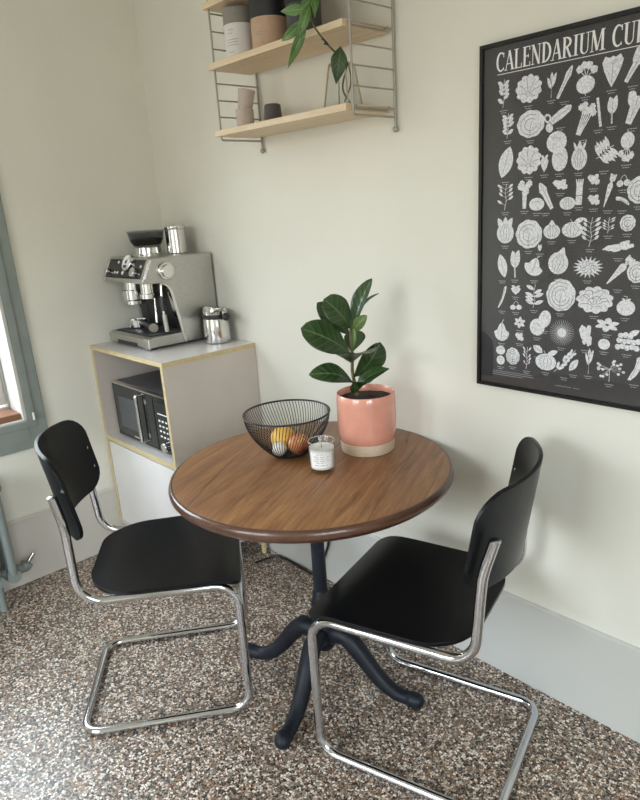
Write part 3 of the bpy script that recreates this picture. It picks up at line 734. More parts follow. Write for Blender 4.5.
canister('tea_canister', 'tan and black canister beside the taupe lidded canister', 1.014, -0.122, 0.0555, MZ, 0.083, 0.062, 'can_tan', 'can_black', [(0.88, -0.4, 0.25), (0.62, -0.3, 0.5), (0.5, -0.1, 0.8), (0.42, -0.1, 0.5), (0.14, -0.1, 0.6)])
canister('tea_canister', 'charcoal canister half hidden by the trailing vine leaves', 1.165, -0.115, 0.0510, MZ, 0.088, 0.055, 'can_dark', 'can_black', [])

LZ = 1.7312
def cup(name, label, loc, r0, r1, h, mat, tilt=None, group=None):
    o = obj(name, lathem([(r0 - 0.004, 0), (r0, 0.003), (r1, h - 0.001), (r1 - 0.002, h), (r1 - 0.004, h - 0.002), (r0 - 0.0035, 0.006), (0, 0.005)], 36, cap1=False), M[mat], None, smooth=True)
    o.location = loc
    if tilt: o.rotation_euler = tilt
    tag(o, label, 'cup', group); return o
cup('stoneware_cup', 'beige stoneware cup standing upright on the lowest shelf board', (0.803, -0.085, LZ), 0.0290, 0.0305, 0.066, 'cup_pink', None, 'stacked beige cups')
cup('stoneware_cup', 'beige stoneware cup leaning inside the upright beige cup', (0.8025, -0.0860, LZ + 0.0535), 0.0228, 0.0295, 0.074, 'cup_pink', Matrix.Rotation(0.20, 3, Vector((-0.722, 0.692, 0))).to_euler(), 'stacked beige cups')
o = cup('stoneware_cup', 'charcoal stoneware cup turned upside down behind the beige cups', (0.945, -0.078, LZ + 0.063), 0.0265, 0.0315, 0.063, 'cup_dark', (PI, 0, 0))

# faceted glass vase with brass edges, and the cutting in it
VX, VY = 1.283, -0.088
va = thing('glass_vase', 'clear glass vase with brass edges on the lowest shelf board', 'vase', (VX, VY, LZ), math.radians(14))
b0, b1, vh = 0.041, 0.026, 0.120
bm = bmesh.new()
cor = [(-1, -1), (1, -1), (1, 1), (-1, 1)]
for i in range(4):
    (ax, ay), (bx, by) = cor[i], cor[(i + 1) % 4]
    lo = [(ax * b0, ay * b0, 0.002), (bx * b0, by * b0, 0.002)]; hi = [(bx * b1, by * b1, vh), (ax * b1, ay * b1, vh)]
    k = 0.955
    bm.faces.new([bm.verts.new(q) for q in lo + hi])
    bm.faces.new([bm.verts.new((q[0] * k, q[1] * k, q[2])) for q in lo + hi])
obj('glass_sides', bm, M['glass'], va)
for i in range(4):
    (ax, ay), (bx, by) = cor[i], cor[(i + 1) % 4]
    bm = bmesh.new(); e = 0.0028
    tube(bm, [(ax * b0, ay * b0, e), (ax * b1, ay * b1, vh)], e, 6); tube(bm, [(ax * b0, ay * b0, e), (bx * b0, by * b0, e)], e, 6); tube(bm, [(ax * b1, ay * b1, vh), (bx * b1, by * b1, vh)], e, 6)
    obj('brass_edge', bm, M['copper'], va, smooth=True)

# ------------------------------------------------------------------ leaves
def leaf(name, parent, base, tip, hw, up, mat, droop=0.1, fold=0.25, widest=0.58, petiole=0.0, wave=0.0, thick=0.0008, nu=18, nv=10, blunt=1.0, twist=0.0):
    base, tip, up = Vector(base), Vector(tip), Vector(up)
    ax = tip - base; L = ax.length; ax.normalize()
    sd = ax.cross(up).normalized(); nm = sd.cross(ax).normalized()
    bm = bmesh.new(); uvl = bm.loops.layers.uv.new('UVMap')
    G = []; uv = {}
    for i in range(nu + 1):
        t = i / nu
        if t < widest: w = math.sin(t / widest * PI / 2) ** 0.95 * (0.82 + 0.18 * t / widest)
        else: w = max(0.0, math.cos((t - widest) / (1 - widest) * PI / 2)) ** (0.62 * blunt)
        w = max(w, 0.03) * hw
        row = []
        cen = base + ax * (L * t) + nm * (L * droop * math.sin(PI * t) )
        tw = twist * (t - 0.3)
        s2 = sd * math.cos(tw) + nm * math.sin(tw); n2 = nm * math.cos(tw) - sd * math.sin(tw)
        for j in range(nv + 1):
            v = -1 + 2 * j / nv
            q = cen + s2 * (v * w) + n2 * (fold * abs(v) ** 1.3 * w + wave * hw * math.sin(t * 15 + (2 if v > 0 else 0)) * abs(v) ** 2)
            bv = bm.verts.new(q); row.append(bv); uv[bv] = (t, 0.5 + v / 2)
        G.append(row)
    for i in range(nu):
        for j in range(nv):
            f = bm.faces.new((G[i][j], G[i + 1][j], G[i + 1][j + 1], G[i][j + 1]))
            for lp in f.loops: lp[uvl].uv = uv[lp.vert]
    me = bpy.data.meshes.new(name); bm.to_mesh(me); bm.free()
    o = link(name, me, M[mat], parent, smooth=True, angle=180)
    s = o.modifiers.new('thick', 'SOLIDIFY'); s.thickness = thick; s.offset = 0
    return o

vi = thing('vine_cutting', 'green vine cutting growing out of the glass vase over the shelf front', 'plant', (VX, VY, LZ))
def V0(x, y, z): return (x - VX, y - VY, z - LZ)
stem_pts = [V0(1.300, -0.075, 1.745), V0(1.285, -0.090, 1.79), V0(1.330, -0.115, 1.845), V0(1.352, -0.180, 1.862), V0(1.341, -0.205, 1.888), V0(1.310, -0.212, 1.930), V0(1.290, -0.205, 1.975), V0(1.300, -0.19, 2.02), V0(1.315, -0.185, 2.06)]
obj('stem', tubem(smooth_path(stem_pts, 6), 0.0026, 8), M['vine_stem'], vi, smooth=True)
obj('stem', tubem(smooth_path([V0(1.300, -0.1, 1.750), V0(1.33, -0.1, 1.80), V0(1.36, -0.15, 1.85), V0(1.357, -0.185, 1.862)], 6), 0.002, 8), M['vine_stem'], vi, smooth=True)
obj('twine', tubem(smooth_path([V0(1.335, -0.208, 1.892), V0(1.346, -0.212, 1.888), V0(1.352, -0.204, 1.878), V0(1.340, -0.206, 1.881)], 4), 0.0022, 6), M['black'], vi, smooth=True)
C2 = Vector((0.70, -0.65, -0.25))
for bs, tp, w, mt, dr in (
    ((1.385, -0.19, 1.868), (1.366, -0.195, 1.780), 0.022, 'leaf', 0.12),
    ((1.285, -0.213, 1.945), (1.206, -0.225, 1.842), 0.017, 'vine_leaf', 0.14),
    ((1.283, -0.210, 1.952), (1.185, -0.222, 1.915), 0.017, 'vine_leaf', 0.18),
    ((1.290, -0.205, 1.975), (1.205, -0.235, 1.982), 0.018, 'vine_leaf', 0.15),
    ((1.292, -0.205, 1.985), (1.262, -0.230, 1.900), 0.019, 'vine_leaf', 0.12),
    ((1.300, -0.19, 2.010), (1.245, -0.215, 1.965), 0.018, 'vine_leaf', 0.18),
    ((1.300, -0.19, 2.020), (1.335, -0.230, 1.940), 0.019, 'vine_leaf', 0.12),
    ((1.305, -0.19, 2.035), (1.365, -0.215, 1.975), 0.020, 'leaf', 0.15),
    ((1.310, -0.185, 2.050), (1.290, -0.225, 1.990), 0.021, 'vine_leaf', 0.15),
    ((1.315, -0.185, 2.060), (1.360, -0.225, 2.030), 0.019, 'vine_leaf', 0.2),
    ((1.312, -0.185, 2.055), (1.255, -0.220, 2.030), 0.019, 'vine_leaf', 0.2)):
    leaf('leaf', vi, V0(*bs), V0(*tp), w * (0.78 if mt == 'vine_leaf' else 1), C2, mt, droop=dr, fold=0.2, widest=0.36, blunt=1.7, nu=14, nv=6)

# ------------------------------------------------------------------ poster
PX0, PX1, PZ0, PZ1 = 1.7035, 2.365, 0.956, 1.8245
po = thing('framed_poster', 'black framed poster of white vegetable engravings on the cream wall', 'poster', (PX0, 0, PZ0))
PW, PH = PX1 - PX0, PZ1 - PZ0
fw, fd = 0.009, 0.020
bm = bmesh.new()
box(bm, 0, fw, -fd, -0.001, 0, PH); box(bm, PW - fw, PW, -fd, -0.001, 0, PH); box(bm, fw, PW - fw, -fd, -0.001, 0, fw); box(bm, fw, PW - fw, -fd, -0.001, PH - fw, PH)
obj('frame', bm, M['frame_black'], po)
pr = obj('print', boxm(fw, PW - fw, -0.011, -0.004, fw, PH - fw), M['paper'], po)
obj('glazing', boxm(fw, PW - fw, -0.0165, -0.0150, fw, PH - fw), M['picture_glass'], po)
INK, LIFT = [0], [0.0]              # every stroke lies a touch over the last
YP = -0.0113          # ink sits a hair above the paper
def flat(bm, pts, lay=0):
    if len(pts) < 3: return
    INK[0] += 1; y = YP - 0.00012 * lay - 0.000012 * INK[0] - LIFT[0]
    bm.faces.new([bm.verts.new((x, y, z)) for x, z in pts])
def strip(bm, pts, w, lay=0):
    """a pen stroke: pts is a polyline, w its thickness (number or list)"""
    n = len(pts); W = w if isinstance(w, (list, tuple)) else [w] * n; L, R = [], []
    for i in range(n):
        a, b = pts[max(0, i - 1)], pts[min(n - 1, i + 1)]
        dx, dz = b[0] - a[0], b[1] - a[1]; l = math.hypot(dx, dz) or 1e-9; nx, nz = -dz / l * W[i] / 2, dx / l * W[i] / 2
        L.append((pts[i][0] + nx, pts[i][1] + nz)); R.append((pts[i][0] - nx, pts[i][1] - nz))
    INK[0] += 1; y = YP - 0.00012 * lay - 0.000012 * INK[0] - LIFT[0]
    l = [bm.verts.new((x, y, z)) for x, z in L]; r = [bm.verts.new((x, y, z)) for x, z in R]
    for i in range(n - 1): bm.faces.new((l[i], l[i + 1], r[i + 1], r[i]))
def ell(cx, cz, rx, rz, n=18, a0=0.0, a1=2 * PI, rot=0.0):
    o = []
    full = abs(a1 - a0 - 2 * PI) < 1e-6
    for k in range(n if full else n + 1):
        a = a0 + (a1 - a0) * k / n; x, z = rx * math.cos(a), rz * math.sin(a)
        o.append((cx + x * math.cos(rot) - z * math.sin(rot), cz + x * math.sin(rot) + z * math.cos(rot)))
    return o

# title in thin tall serif capitals, built stroke by stroke
TH, TN = 0.155, 0.060           # thick and thin strokes, of the cap height
def serif(x, z, w=0.26): return ([(x - w / 2, z), (x + w / 2, z)], 0.045)
def arc(cx, cz, rx, rz, a0, a1, w, n=14): return (ell(cx, cz, rx, rz, n, math.radians(a0), math.radians(a1)), w)
B, T_ = 0.022, 0.978
GL = {
 'C': (0.50, [arc(0.27, 0.5, 0.21, 0.47, 50, 310, [TN + (TH - TN) * math.sin(PI * k / 14) for k in range(15)]), ([(0.425, 0.72), (0.425, 0.97)], TN), ([(0.42, 0.06), (0.42, 0.2)], TN)]),
 'A': (0.52, [([(0.05, 0), (0.25, 1)], TN), ([(0.25, 1), (0.44, 0)], TH), ([(0.11, 0.33), (0.38, 0.33)], TN), serif(0.05, B, 0.18), serif(0.44, B, 0.22)]),
 'L': (0.46, [([(0.12, 0), (0.12, 1)], TH), ([(0.05, B), (0.42, B)], TN), ([(0.40, 0), (0.42, 0.24)], TN), serif(0.12, T_)]),
 'E': (0.46, [([(0.12, 0), (0.12, 1)], TH), ([(0.02, B), (0.42, B)], TN), ([(0.02, T_), (0.40, T_)], TN), ([(0.12, 0.52), (0.32, 0.52)], TN), ([(0.32, 0.43), (0.32, 0.61)], TN), ([(0.39, 0.98), (0.39, 0.80)], TN), ([(0.41, 0.02), (0.41, 0.22)], TN)]),
 'N': (0.56, [([(0.10, 0), (0.10, 1)], TN), ([(0.10, 1), (0.44, 0)], TH), ([(0.45, 0), (0.45, 1)], TN), serif(0.10, B, 0.20), serif(0.45, T_, 0.20), serif(0.06, T_, 0.14)]),
 'D': (0.53, [([(0.12, 0), (0.12, 1)], TH), (ell(0.15, 0.5, 0.30, 0.475, 14, -PI / 2, PI / 2), [TN + (TH - TN) * math.sin(PI * k / 14) for k in range(15)]), ([(0.03, B), (0.16, B)], TN), ([(0.03, T_), (0.16, T_)], TN)]),
 'R': (0.53, [([(0.12, 0), (0.12, 1)], TH), (ell(0.15, 0.74, 0.26, 0.235, 12, -PI / 2, PI / 2), [TN + (TH - TN) * math.sin(PI * k / 12) for k in range(13)]), ([(0.03, T_), (0.16, T_)], TN), ([(0.24, 0.5), (0.43, 0.0)], TH * 0.9), serif(0.12, B), serif(0.45, B, 0.14)]),
 'I': (0.30, [([(0.15, 0), (0.15, 1)], TH), serif(0.15, B), serif(0.15, T_)]),
 'U': (0.54, [([(0.12, 1), (0.12, 0.25)], TH), (ell(0.275, 0.26, 0.155, 0.24, 10, PI, 2 * PI), [TH, TH * .9, TH * .8, TH * .7, TN * 1.4, TN * 1.2, TN, TN, TN, TN, TN]), ([(0.43, 0.26), (0.43, 1)], TN), serif(0.12, T_), serif(0.43, T_, 0.2)]),
 'M': (0.70, [([(0.09, 0), (0.11, 1)], TN), ([(0.12, 1), (0.33, 0.05)], TH), ([(0.33, 0.05), (0.53, 1)], TN), ([(0.56, 1), (0.58, 0)], TH), serif(0.09, B, 0.18), serif(0.58, B), serif(0.07, T_, 0.14), serif(0.60, T_, 0.14)]),
 ' ': (0.30, [])}
text = 'CALENDARIUM CULINARIUM'
tot = sum(GL[c][0] for c in text)
sc = (2.0400 - 1.7500) / sum(GL[c][0] for c in 'CALENDARIUM ')
x, capz, caph = 1.7500 - PX0 - 0.06 * sc, 1.7590 - PZ0, 0.0425
bm = bmesh.new()
for chh in text:
    w, strokes = GL[chh]
    for pts, t in strokes:
        tt = [q * caph * 0.85 for q in t] if isinstance(t, list) else t * caph * 0.85
        strip(bm, [(x + px * sc, capz + pz * caph) for px, pz in pts], tt)
    x += w * sc
obj('title', bm, M['title'], pr)
bm = bmesh.new(); strip(bm, [(0.048, 1.7525 - PZ0), (PW - 0.048, 1.7525 - PZ0)], 0.0016); obj('title_rule', bm, M['title'], pr)

VEG = """vine 1770 1708 34 64 0; lettuce 1839 1709 72 64 0; sprout 1899 1708 26 55 0; spear 1932 1708 15 72 -28; turnip 1982 1710 52 68 0; heart 2042 1713 47 64 0; leek 2089 1713 19 62 -30; sprig 1784 1633 35 58 0; cabbage 1848 1630 76 63 0; cucumber 1925 1642 20 60 -60; celery 1983 1624 43 70 -20; stick 2018 1634 6 62 10; spinach 2048 1635 32 57 0; leek 2095 1628 30 56 -20; leaf 1780 1548 40 77 -18; lettuce 1845 1548 69 68 0; strawberry 1888 1536 24 39 0; ellipse 1918 1582 52 48 0; ellipse 1928 1544 41 56 0; fennel 1976 1546 39 63 0; sprig 2037 1549 65 46 -50; turnip 2087 1555 36 63 180; herb 1782 1464 50 64 0; broccoli 1836 1467 39 67 0; spear 1895 1461 22 70 30; ginger 1932 1485 41 27 0; ellipse 1871 1443 42 31 0; pumpkin 1953 1445 41 37 0; bundle 1981 1466 24 58 0; ginger 2015 1491 31 27 0; ginger 2018 1446 31 27 0; carrot 2052 1464 18 72 -15; cherry 2085 1484 32 26 0; bean 2085 1441 14 36 65; cabbage 2122 1463 57 59 0; sprout2 1783 1380 51 65 0; cabbage 1852 1371 76 72 0; onion 1915 1381 45 45 0; lemon 1968 1384 54 46 0; herb 2015 1374 54 68 0; herb 2057 1389 33 36 0; cabbage 2101 1393 36 37 0; leaf 1776 1290 28 63 15; spinach 1814 1296 39 71 0; pear 1870 1294 54 55 -20; strawberry 1884 1337 14 17 0; onion 1938 1306 54 68 -20; spiky 2013 1292 75 52 0; ginger 2084 1339 77 23 15; carrot 2089 1285 25 82 -42; cabbage 2130 1284 45 50 0; bean 1778 1208 12 65 -20; strawberry 1818 1228 33 24 0; cherry 1820 1187 36 24 0; sprig 1873 1215 52 62 0; rings 1947 1222 80 82 0; cauliflower 2035 1215 95 67 0; tomato 2111 1205 44 46 0; pear 1778 1117 47 61 0; flower 1833 1143 36 32 0; ginger 1834 1104 27 25 0; ellipse 1884 1135 43 45 0; ellipse 1905 1158 34 46 -15; thistle 1954 1127 68 67 0; ginger 2018 1125 36 61 0; flower 2070 1157 64 36 0; ellipse 2065 1109 30 27 0; grapes 2121 1123 59 55 0; ellipse 1776 1061 29 25 0; ellipse 1777 1033 26 26 0; rings 1815 1049 43 48 0; herb 1857 1049 27 61 0; leaf 1889 1077 20 32 60; lemon 1913 1050 60 56 0; sprig 1966 1054 22 84 -40; leaf 1991 1047 18 39 -35; sprout 2030 1062 23 66 0; umbel 2084 1049 73 65 0; bean 2144 1058 23 65 -20"""
items = [(a[0], *[float(q) for q in a[1:]]) for a in (s.split() for s in VEG.split(';'))]
kinds = sorted({i[0] for i in items})
zz = 1705                                     # the part of the sheet beyond the photo goes on with the same rows
while zz > 985:
    xx = 2200
    while xx < 2330: items.append((rnd.choice(kinds), xx, zz + rnd.randint(-6, 6), rnd.randint(36, 54), rnd.randint(46, 62), rnd.choice((-25, 0, 0, 20)))); xx += 52
    zz -= 74
vb, db, cb = bmesh.new(), bmesh.new(), bmesh.new()
def veg(kind, cx, cz, w, h, rot):
    INK[0] = 0; LIFT[0] = (LIFT[0] + 0.0004) % 0.0019
    R = math.radians(rot); ca, sa = math.cos(R), math.sin(R); rg = random.Random(int(cx * 31 + cz))
    def P(u, v): X, Z = u * w / 2, v * h / 2; return (cx + X * ca - Z * sa, cz + X * sa + Z * ca)
    def F(pts, l=1, b=vb): flat(b, [P(*q) for q in pts], l)
    def S(pts, t, l=2, b=vb): strip(b, [P(*q) for q in pts], t, l)
    def E(u, v, ru, rv, l=1, n=16, rt=0, b=vb): F(ell(u, v, ru, rv, n, rot=rt), l, b)
    def lob(n, amp, ru=1, rv=1, u0=0, v0=0, l=1, b=vb):
        F([(u0 + ru * (1 - amp + amp * abs(math.sin(n * a / 2 + rg.random() * .3))) * math.cos(a), v0 + rv * (1 - amp + amp * abs(math.sin(n * a / 2))) * math.sin(a)) for a in [2 * PI * k / 56 for k in range(56)]], l, b)
    def lf(u0, v0, u1, v1, hw, l=1, b=vb, n=8):
        a, c = [], []
        dx, dy = u1 - u0, v1 - v0; L = math.hypot(dx, dy) or 1; px, py = -dy / L, dx / L
        for k in range(n + 1):
            t = k / n; q = hw * math.sin(PI * min(1, max(0, t))) ** 0.8
            a.append((u0 + dx * t + px * q, v0 + dy * t + py * q)); c.append((u0 + dx * t - px * q, v0 + dy * t - py * q))
        F(a + c[-2:0:-1], l, b)
    th = 0.0016
    if kind == 'ellipse': E(0, 0, 1, 1); S([(-.5, .3), (0, .45), (.4, .2)], .0008, 3, db)
    elif kind in ('lettuce', 'cauliflower'):
        lob(11, .16); 
        for k in range(7):
            a = 2 * PI * k / 7; S([(0.1 * math.cos(a), -.4 + .1 * math.sin(a)), (.4 * math.cos(a), -.1 + .4 * math.sin(a)), (.75 * math.cos(a), .75 * math.sin(a))], .0009, 3, db)
        if kind == 'cauliflower':
            for k in range(6): S([q for q in ell(-.5 + .2 * k, .1 + .35 * math.sin(k * 2), .24, .26, 10, 0, PI)], .0009, 3, db)
    elif kind in ('cabbage', 'rings'):
        lob(9, .06)
        for q in (.82, .60, .38) if kind == 'rings' else (.72, .42): S(ell(0, -.05, q, q, 20, .3 + q, 5.6 + q), .0010, 3, db)
        S([(0, -.9), (-.05, -.4), (.05, .1)], .0010, 3, db)
    elif kind in ('heart', 'pear'):
        if kind == 'heart': F([(0, -1), (.45, -.45), (.85, .2), (1, .65), (.7, 1), (.25, .85), (0, .95), (-.3, .85), (-.75, .98), (-1, .6), (-.8, .1), (-.4, -.5)])
        else: F([(q[0] * (.62 if q[1] > 0 else 1), q[1]) for q in [(math.cos(a) * (1 - .25 * max(0, math.sin(a))), math.sin(a) * .82 - .15) for a in [2 * PI * k / 26 for k in range(26)]]]); S([(0, .6), (.1, .8), (.25, 1)], th)
        S([(0, -.7), (.05, 0), (0, .6)], .0009, 3, db)
    elif kind in ('onion', 'lemon', 'tomato', 'pumpkin', 'fennel', 'sprout2'):
        E(0, -.18, 1, .80); 
        if kind in ('onion', 'fennel'): F([(-.5, .4), (-.08, 1), (.08, 1), (.5, .4)]); S([(-.15, -.9), (0, -1)], th)
        if kind == 'fennel': lf(-.2, .2, -.8, 1, .14); lf(.2, .2, .8, 1, .14); lf(0, .3, 0, 1.05, .14)
        if kind == 'lemon': lf(.1, .5, 1.1, 1, .25); S([(0, .5), (-.2, .9)], th)
        if kind == 'tomato': S([(0, .5), (.1, .95), (-.3, 1)], th); lf(0, .55, -.5, .75, .1, 2); lf(0, .55, .5, .75, .1, 2)
        if kind == 'sprout2': lf(-.2, 0, -.9, 1, .3); lf(.1, 0, .8, 1, .3); lf(0, .1, 0, 1.1, .28)
        for k in (-.6, -.2, .2, .6) if kind != 'tomato' else (): S([(k * .25, .5), (k, -.1), (k * .5, -.8)], .0008, 3, db)
    elif kind == 'turnip':
        E(0, -.42, .85, .55); S([(0, -.9), (.05, -1.1)], th)
        for u, v in ((-.8, .75), (-.25, 1), (.35, .95), (.95, .55)): S([(0, 0), (u * .6, v * .55)], .0016); lob(5, .2, .34, .26, u * .75, v * .75)
    elif kind == 'celery':
        for k in range(5): S([(-.25 + .1 * k, -1), (-.35 + .22 * k, .2), (-.6 + .32 * k, .7)], .0030)
        for k in range(6): lob(7, .3, .38, .24, -.75 + .3 * k, .62 + .2 * math.sin(k * 2))
    elif kind == 'broccoli':
        F([(-.25, -1), (.25, -1), (.35, .2), (-.35, .2)])
        for k in range(7): lob(7, .2, .42, .26, -.65 + .22 * k, .45 + .35 * math.sin(k * 1.3 + .4))
    elif kind in ('carrot', 'parsnip'):
        F([(-.7, .35), (-.4, .5), (.4, .5), (.7, .35), (.45, -.25), (.1, -1), (-.1, -1), (-.45, -.25)])
        for u in (-.7, -.2, .3, .8): S([(0, .45), (u * .7, .75), (u, 1.02)], .0018); lf(u * .5, .65, u, 1.05, .22)
        for v in (.2, -.1, -.4): S([(-.4 * (1 + v) * .8, v), (.1, v + .02)], .0007, 3, db)
    elif kind in ('bean', 'spear', 'leek', 'stick', 'cucumber'):
        F([(-.4, -1), (.2, -.95), (.8, -.5), (1, 0), (.9, .5), (.5, .95), (0, 1), (-.6, .8), (-.25, .4), (-.1, 0), (-.3, -.5)] if kind == 'bean' else [(-.8, -.9), (0, -1), (.8, -.9), (1, 0), (.8, .75), (.2, 1), (-.2, 1), (-.8, .75), (-1, 0)] if kind == 'cucumber' else [(-.45, -1), (.45, -1), (.7, .2), (1, .5), (.4, .95), (0, 1.05), (-.4, .95), (-1, .5), (-.7, .2)] if kind != 'stick' else [(-1, -1), (1, -1), (1, 1), (-1, 1)])
        if kind == 'leek': lf(0, .4, -1.6, 1.1, .5); lf(0, .4, 1.5, 1.15, .5)
        if kind == 'cucumber': E(-1.2, -1.05, 1.1, .3); E(.9, -1.25, 1.1, .3); E(-1.2, -1.05, .6, .16, 3, 12, 0, db)
        if kind != 'stick': S([(0, -.8), (.1, 0), (0, .8)], .0007, 3, db)
    elif kind in ('leaf', 'spinach', 'sprout'):
        if kind == 'leaf': lf(0, -1, 0, 1, 1.0, n=12)
        elif kind == 'spinach': lf(0, -.3, -.45, .95, .5, n=10); lf(0, -.3, .55, 1, .45, n=10); S([(0, -.2), (.1, -1)], .0022); S([(-.1, -.1), (0, -1)], .0018)
        else: S([(0, -1), (0, .3)], .0014); lf(0, -.3, -.9, .6, .25); lf(0, -.2, .9, .9, .28); lf(0, .2, 0, 1, .3)
        S([(0, -.8), (0, .7)], .0007, 3, db)
    elif kind in ('sprig', 'herb', 'vine'):
        S([(-.1, -1), (.1, -.3), (-.05, .3), (.1, 1)], .0013)
        n = 5
        for k in range(n):
            v = -.65 + 1.5 * k / n
            for s in (-1, 1):
                if rg.random() < .12: continue
                if kind == 'herb': S([(0, v), (s * .6, v + .3)], .0008); lf(s * .35, v + .15, s * (.7 + .3 * rg.random()), v + .42, .11)
                else: lf(0, v, s * (.75 + .3 * rg.random()), v + .32, .17)
    elif kind in ('strawberry', 'ginger'):
        if kind == 'ginger': lob(5, .3, .75, .75); lob(5, .2, .5, .5, -.5, .4); lob(5, .2, .45, .5, .5, -.35); lob(4, .2, .35, .4, .4, .55)
        else: F([(0, -1), (.6, -.4), (.9, .3), (.5, .7), (-.5, .7), (-.9, .3), (-.6, -.4)]); lf(0, .6, -.8, 1, .2); lf(0, .6, .8, 1, .2)
    elif kind == 'bundle':
        for k in range(4): S([(-.5 + .3 * k, -1), (-.45 + .3 * k, .5), (-.75 + .48 * k, 1)], [.0052, .0052, .0026])
        S([(-.8, -.3), (.8, -.25)], .0016, 3, db)
    elif kind == 'cherry':
        E(-.5, -.4, .48, .55); E(.5, -.3, .48, .55); S([(-.5, .1), (-.2, .8), (.1, 1)], .0011); S([(.5, .2), (.3, .7), (.1, 1)], .0011)
    elif kind in ('grapes', 'flower'):
        if kind == 'grapes':
            for k in range(13): E(-.75 + .38 * (k % 5) + .1 * (k // 5), -.6 + .5 * (k // 5) + .1 * (k % 2), .24, .26, 1 + k % 3); S(ell(-.75 + .38 * (k % 5) + .1 * (k // 5), -.6 + .5 * (k // 5), .2, .2, 8, 3, 5), .0007, 5, db)
            lf(0, .4, .9, 1, .25)
        else:
            for k in range(6): a = 2 * PI * k / 6 + .4; lf(.1 * math.cos(a), .1 * math.sin(a), math.cos(a), math.sin(a), .27)
    elif kind in ('thistle', 'spiky', 'umbel'):
        n = 34 if kind == 'thistle' else 18
        if kind == 'umbel':
            S([(0, -1), (0, 0)], .0012)
            for k in range(17): a = rg.random() * 2 * PI; r = .45 + .5 * rg.random(); S([(0, 0), (r * math.cos(a), r * math.sin(a))], .0006); E(r * math.cos(a), r * math.sin(a), .11, .11, 2, 8)
        else:
            r0 = .35 if kind == 'thistle' else .66
            E(0, 0, r0, r0)
            for k in range(n): a = 2 * PI * k / n; S([(r0 * .8 * math.cos(a), r0 * .8 * math.sin(a)), (math.cos(a), math.sin(a))], [.0012 if kind == 'thistle' else .0075, .0006])
            if kind == 'spiky':
                for k in range(9): a = 2 * PI * k / 9; S(ell(.35 * math.cos(a), .35 * math.sin(a), .2, .2, 7, a, a + 3), .0009, 4, db)
    for k, q in enumerate((.75, .5)):             # two hair lines of caption under each drawing
        x = cx - q * 0.014
        zc = cz - h / 2 * max(abs(ca), .55) - (w / 2 * abs(sa) * .8) - 0.0065 - 0.0050 * k
        while x < cx + q * 0.014:
            l = rg.uniform(.003, .006); strip(cb, [(x, zc), (min(x + l, cx + q * 0.016), zc)], .0016); x += l + .0011
for kd, cx, cz, w, h, rot in items: veg(kd, cx / 1000 - PX0, cz / 1000 - PZ0, w / 1000, h / 1000, rot)
for x0, n, zq in ((0.050, 26, 0.046), (0.050, 26, 0.041), (0.050, 20, 0.036), (0.240, 9, 0.031), (0.290, 4, 0.031)):
    x = x0
    for k in range(n): l = rnd.uniform(.0025, .005); strip(cb, [(x, zq), (x + l, zq)], .0012); x += l + .001
obj('vegetable_drawings', vb, M['drawing'], pr); obj('drawing_lines', db, M['paper'], pr); obj('captions', cb, M['caption'], pr)

# ------------------------------------------------------------------ things on the table
ZT = TZ + 0.0005
bo = thing('fruit_bowl', 'black wire fruit bowl on the round wooden table', 'bowl', (1.263, -0.378, ZT))
def bowl_r(z):
    t = min(1, z / 0.133); return 0.050 + (0.131 - 0.050) * math.sin(t * PI / 2) ** 0.85
zs = [0.003 + 0.130 * (k / 9) for k in range(10)]
obj('rim', tubem([(0.1315 * math.cos(2 * PI * k / 64), 0.1315 * math.sin(2 * PI * k / 64), 0.133) for k in range(64)], 0.0030, 8, closed=True), M['wire'], bo, smooth=True)
bm = bmesh.new()
tube(bm, [(0.050 * math.cos(2 * PI * k / 40), 0.050 * math.sin(2 * PI * k / 40), 0.003) for k in range(40)], 0.0028, 8, closed=True)
lathe(bm, [(0.0, 0.0025), (0.049, 0.0025), (0.049, 0.0040), (0.0, 0.0040)], 40)
obj('base', bm, M['wire'], bo, smooth=True, angle=50)
bm = bmesh.new(); nw = 84
for k in range(nw):
    a = 2 * PI * k / nw
    tube(bm, [(bowl_r(z) * math.cos(a + 0.22 * z / 0.133), bowl_r(z) * math.sin(a + 0.22 * z / 0.133), z) for z in zs], 0.0011, 5, caps=False)
obj('wire_cage', bm, M['wire'], bo, smooth=True)

def fruit(name, label, cat, c, r, mat, sq, dip):
    bm = bmesh.new(); ball(bm, (0, 0, 0), r, 32, 20, sq)
    for v in bm.verts:
        d = math.hypot(v.co.x, v.co.y) / r
        if v.co.z > 0: v.co.z -= dip * r * math.exp(-(d / 0.28) ** 2)
    o = obj(name, bm, M[mat], None, smooth=True, angle=180); o.location = c; tag(o, label, cat); return o
f1 = fruit('orange', 'yellow orange fruit highest in the black wire bowl', 'fruit', (1.233, -0.377, ZT + 0.0440), 0.0380, 'orange', (1, 1, 0.96), 0.04)
f2 = fruit('apple', 'red and yellow apple next to the orange in the wire bowl', 'fruit', (1.309, -0.376, ZT + 0.0405), 0.0340, 'apple', (1, 1, 0.93), 0.28)
obj('stem', tubem([(0, 0, 0.022), (0.003, 0.001, 0.037)], 0.0013, 6), M['stem'], f2, smooth=True)
f3 = fruit('garlic', 'whitish garlic bulb low in the wire bowl in front of the orange', 'vegetable', (1.273, -0.425, ZT + 0.0290), 0.0235, 'garlic', (1, 1, 0.85), -0.35)
f3.rotation_euler = (0.5, -0.5, 0)

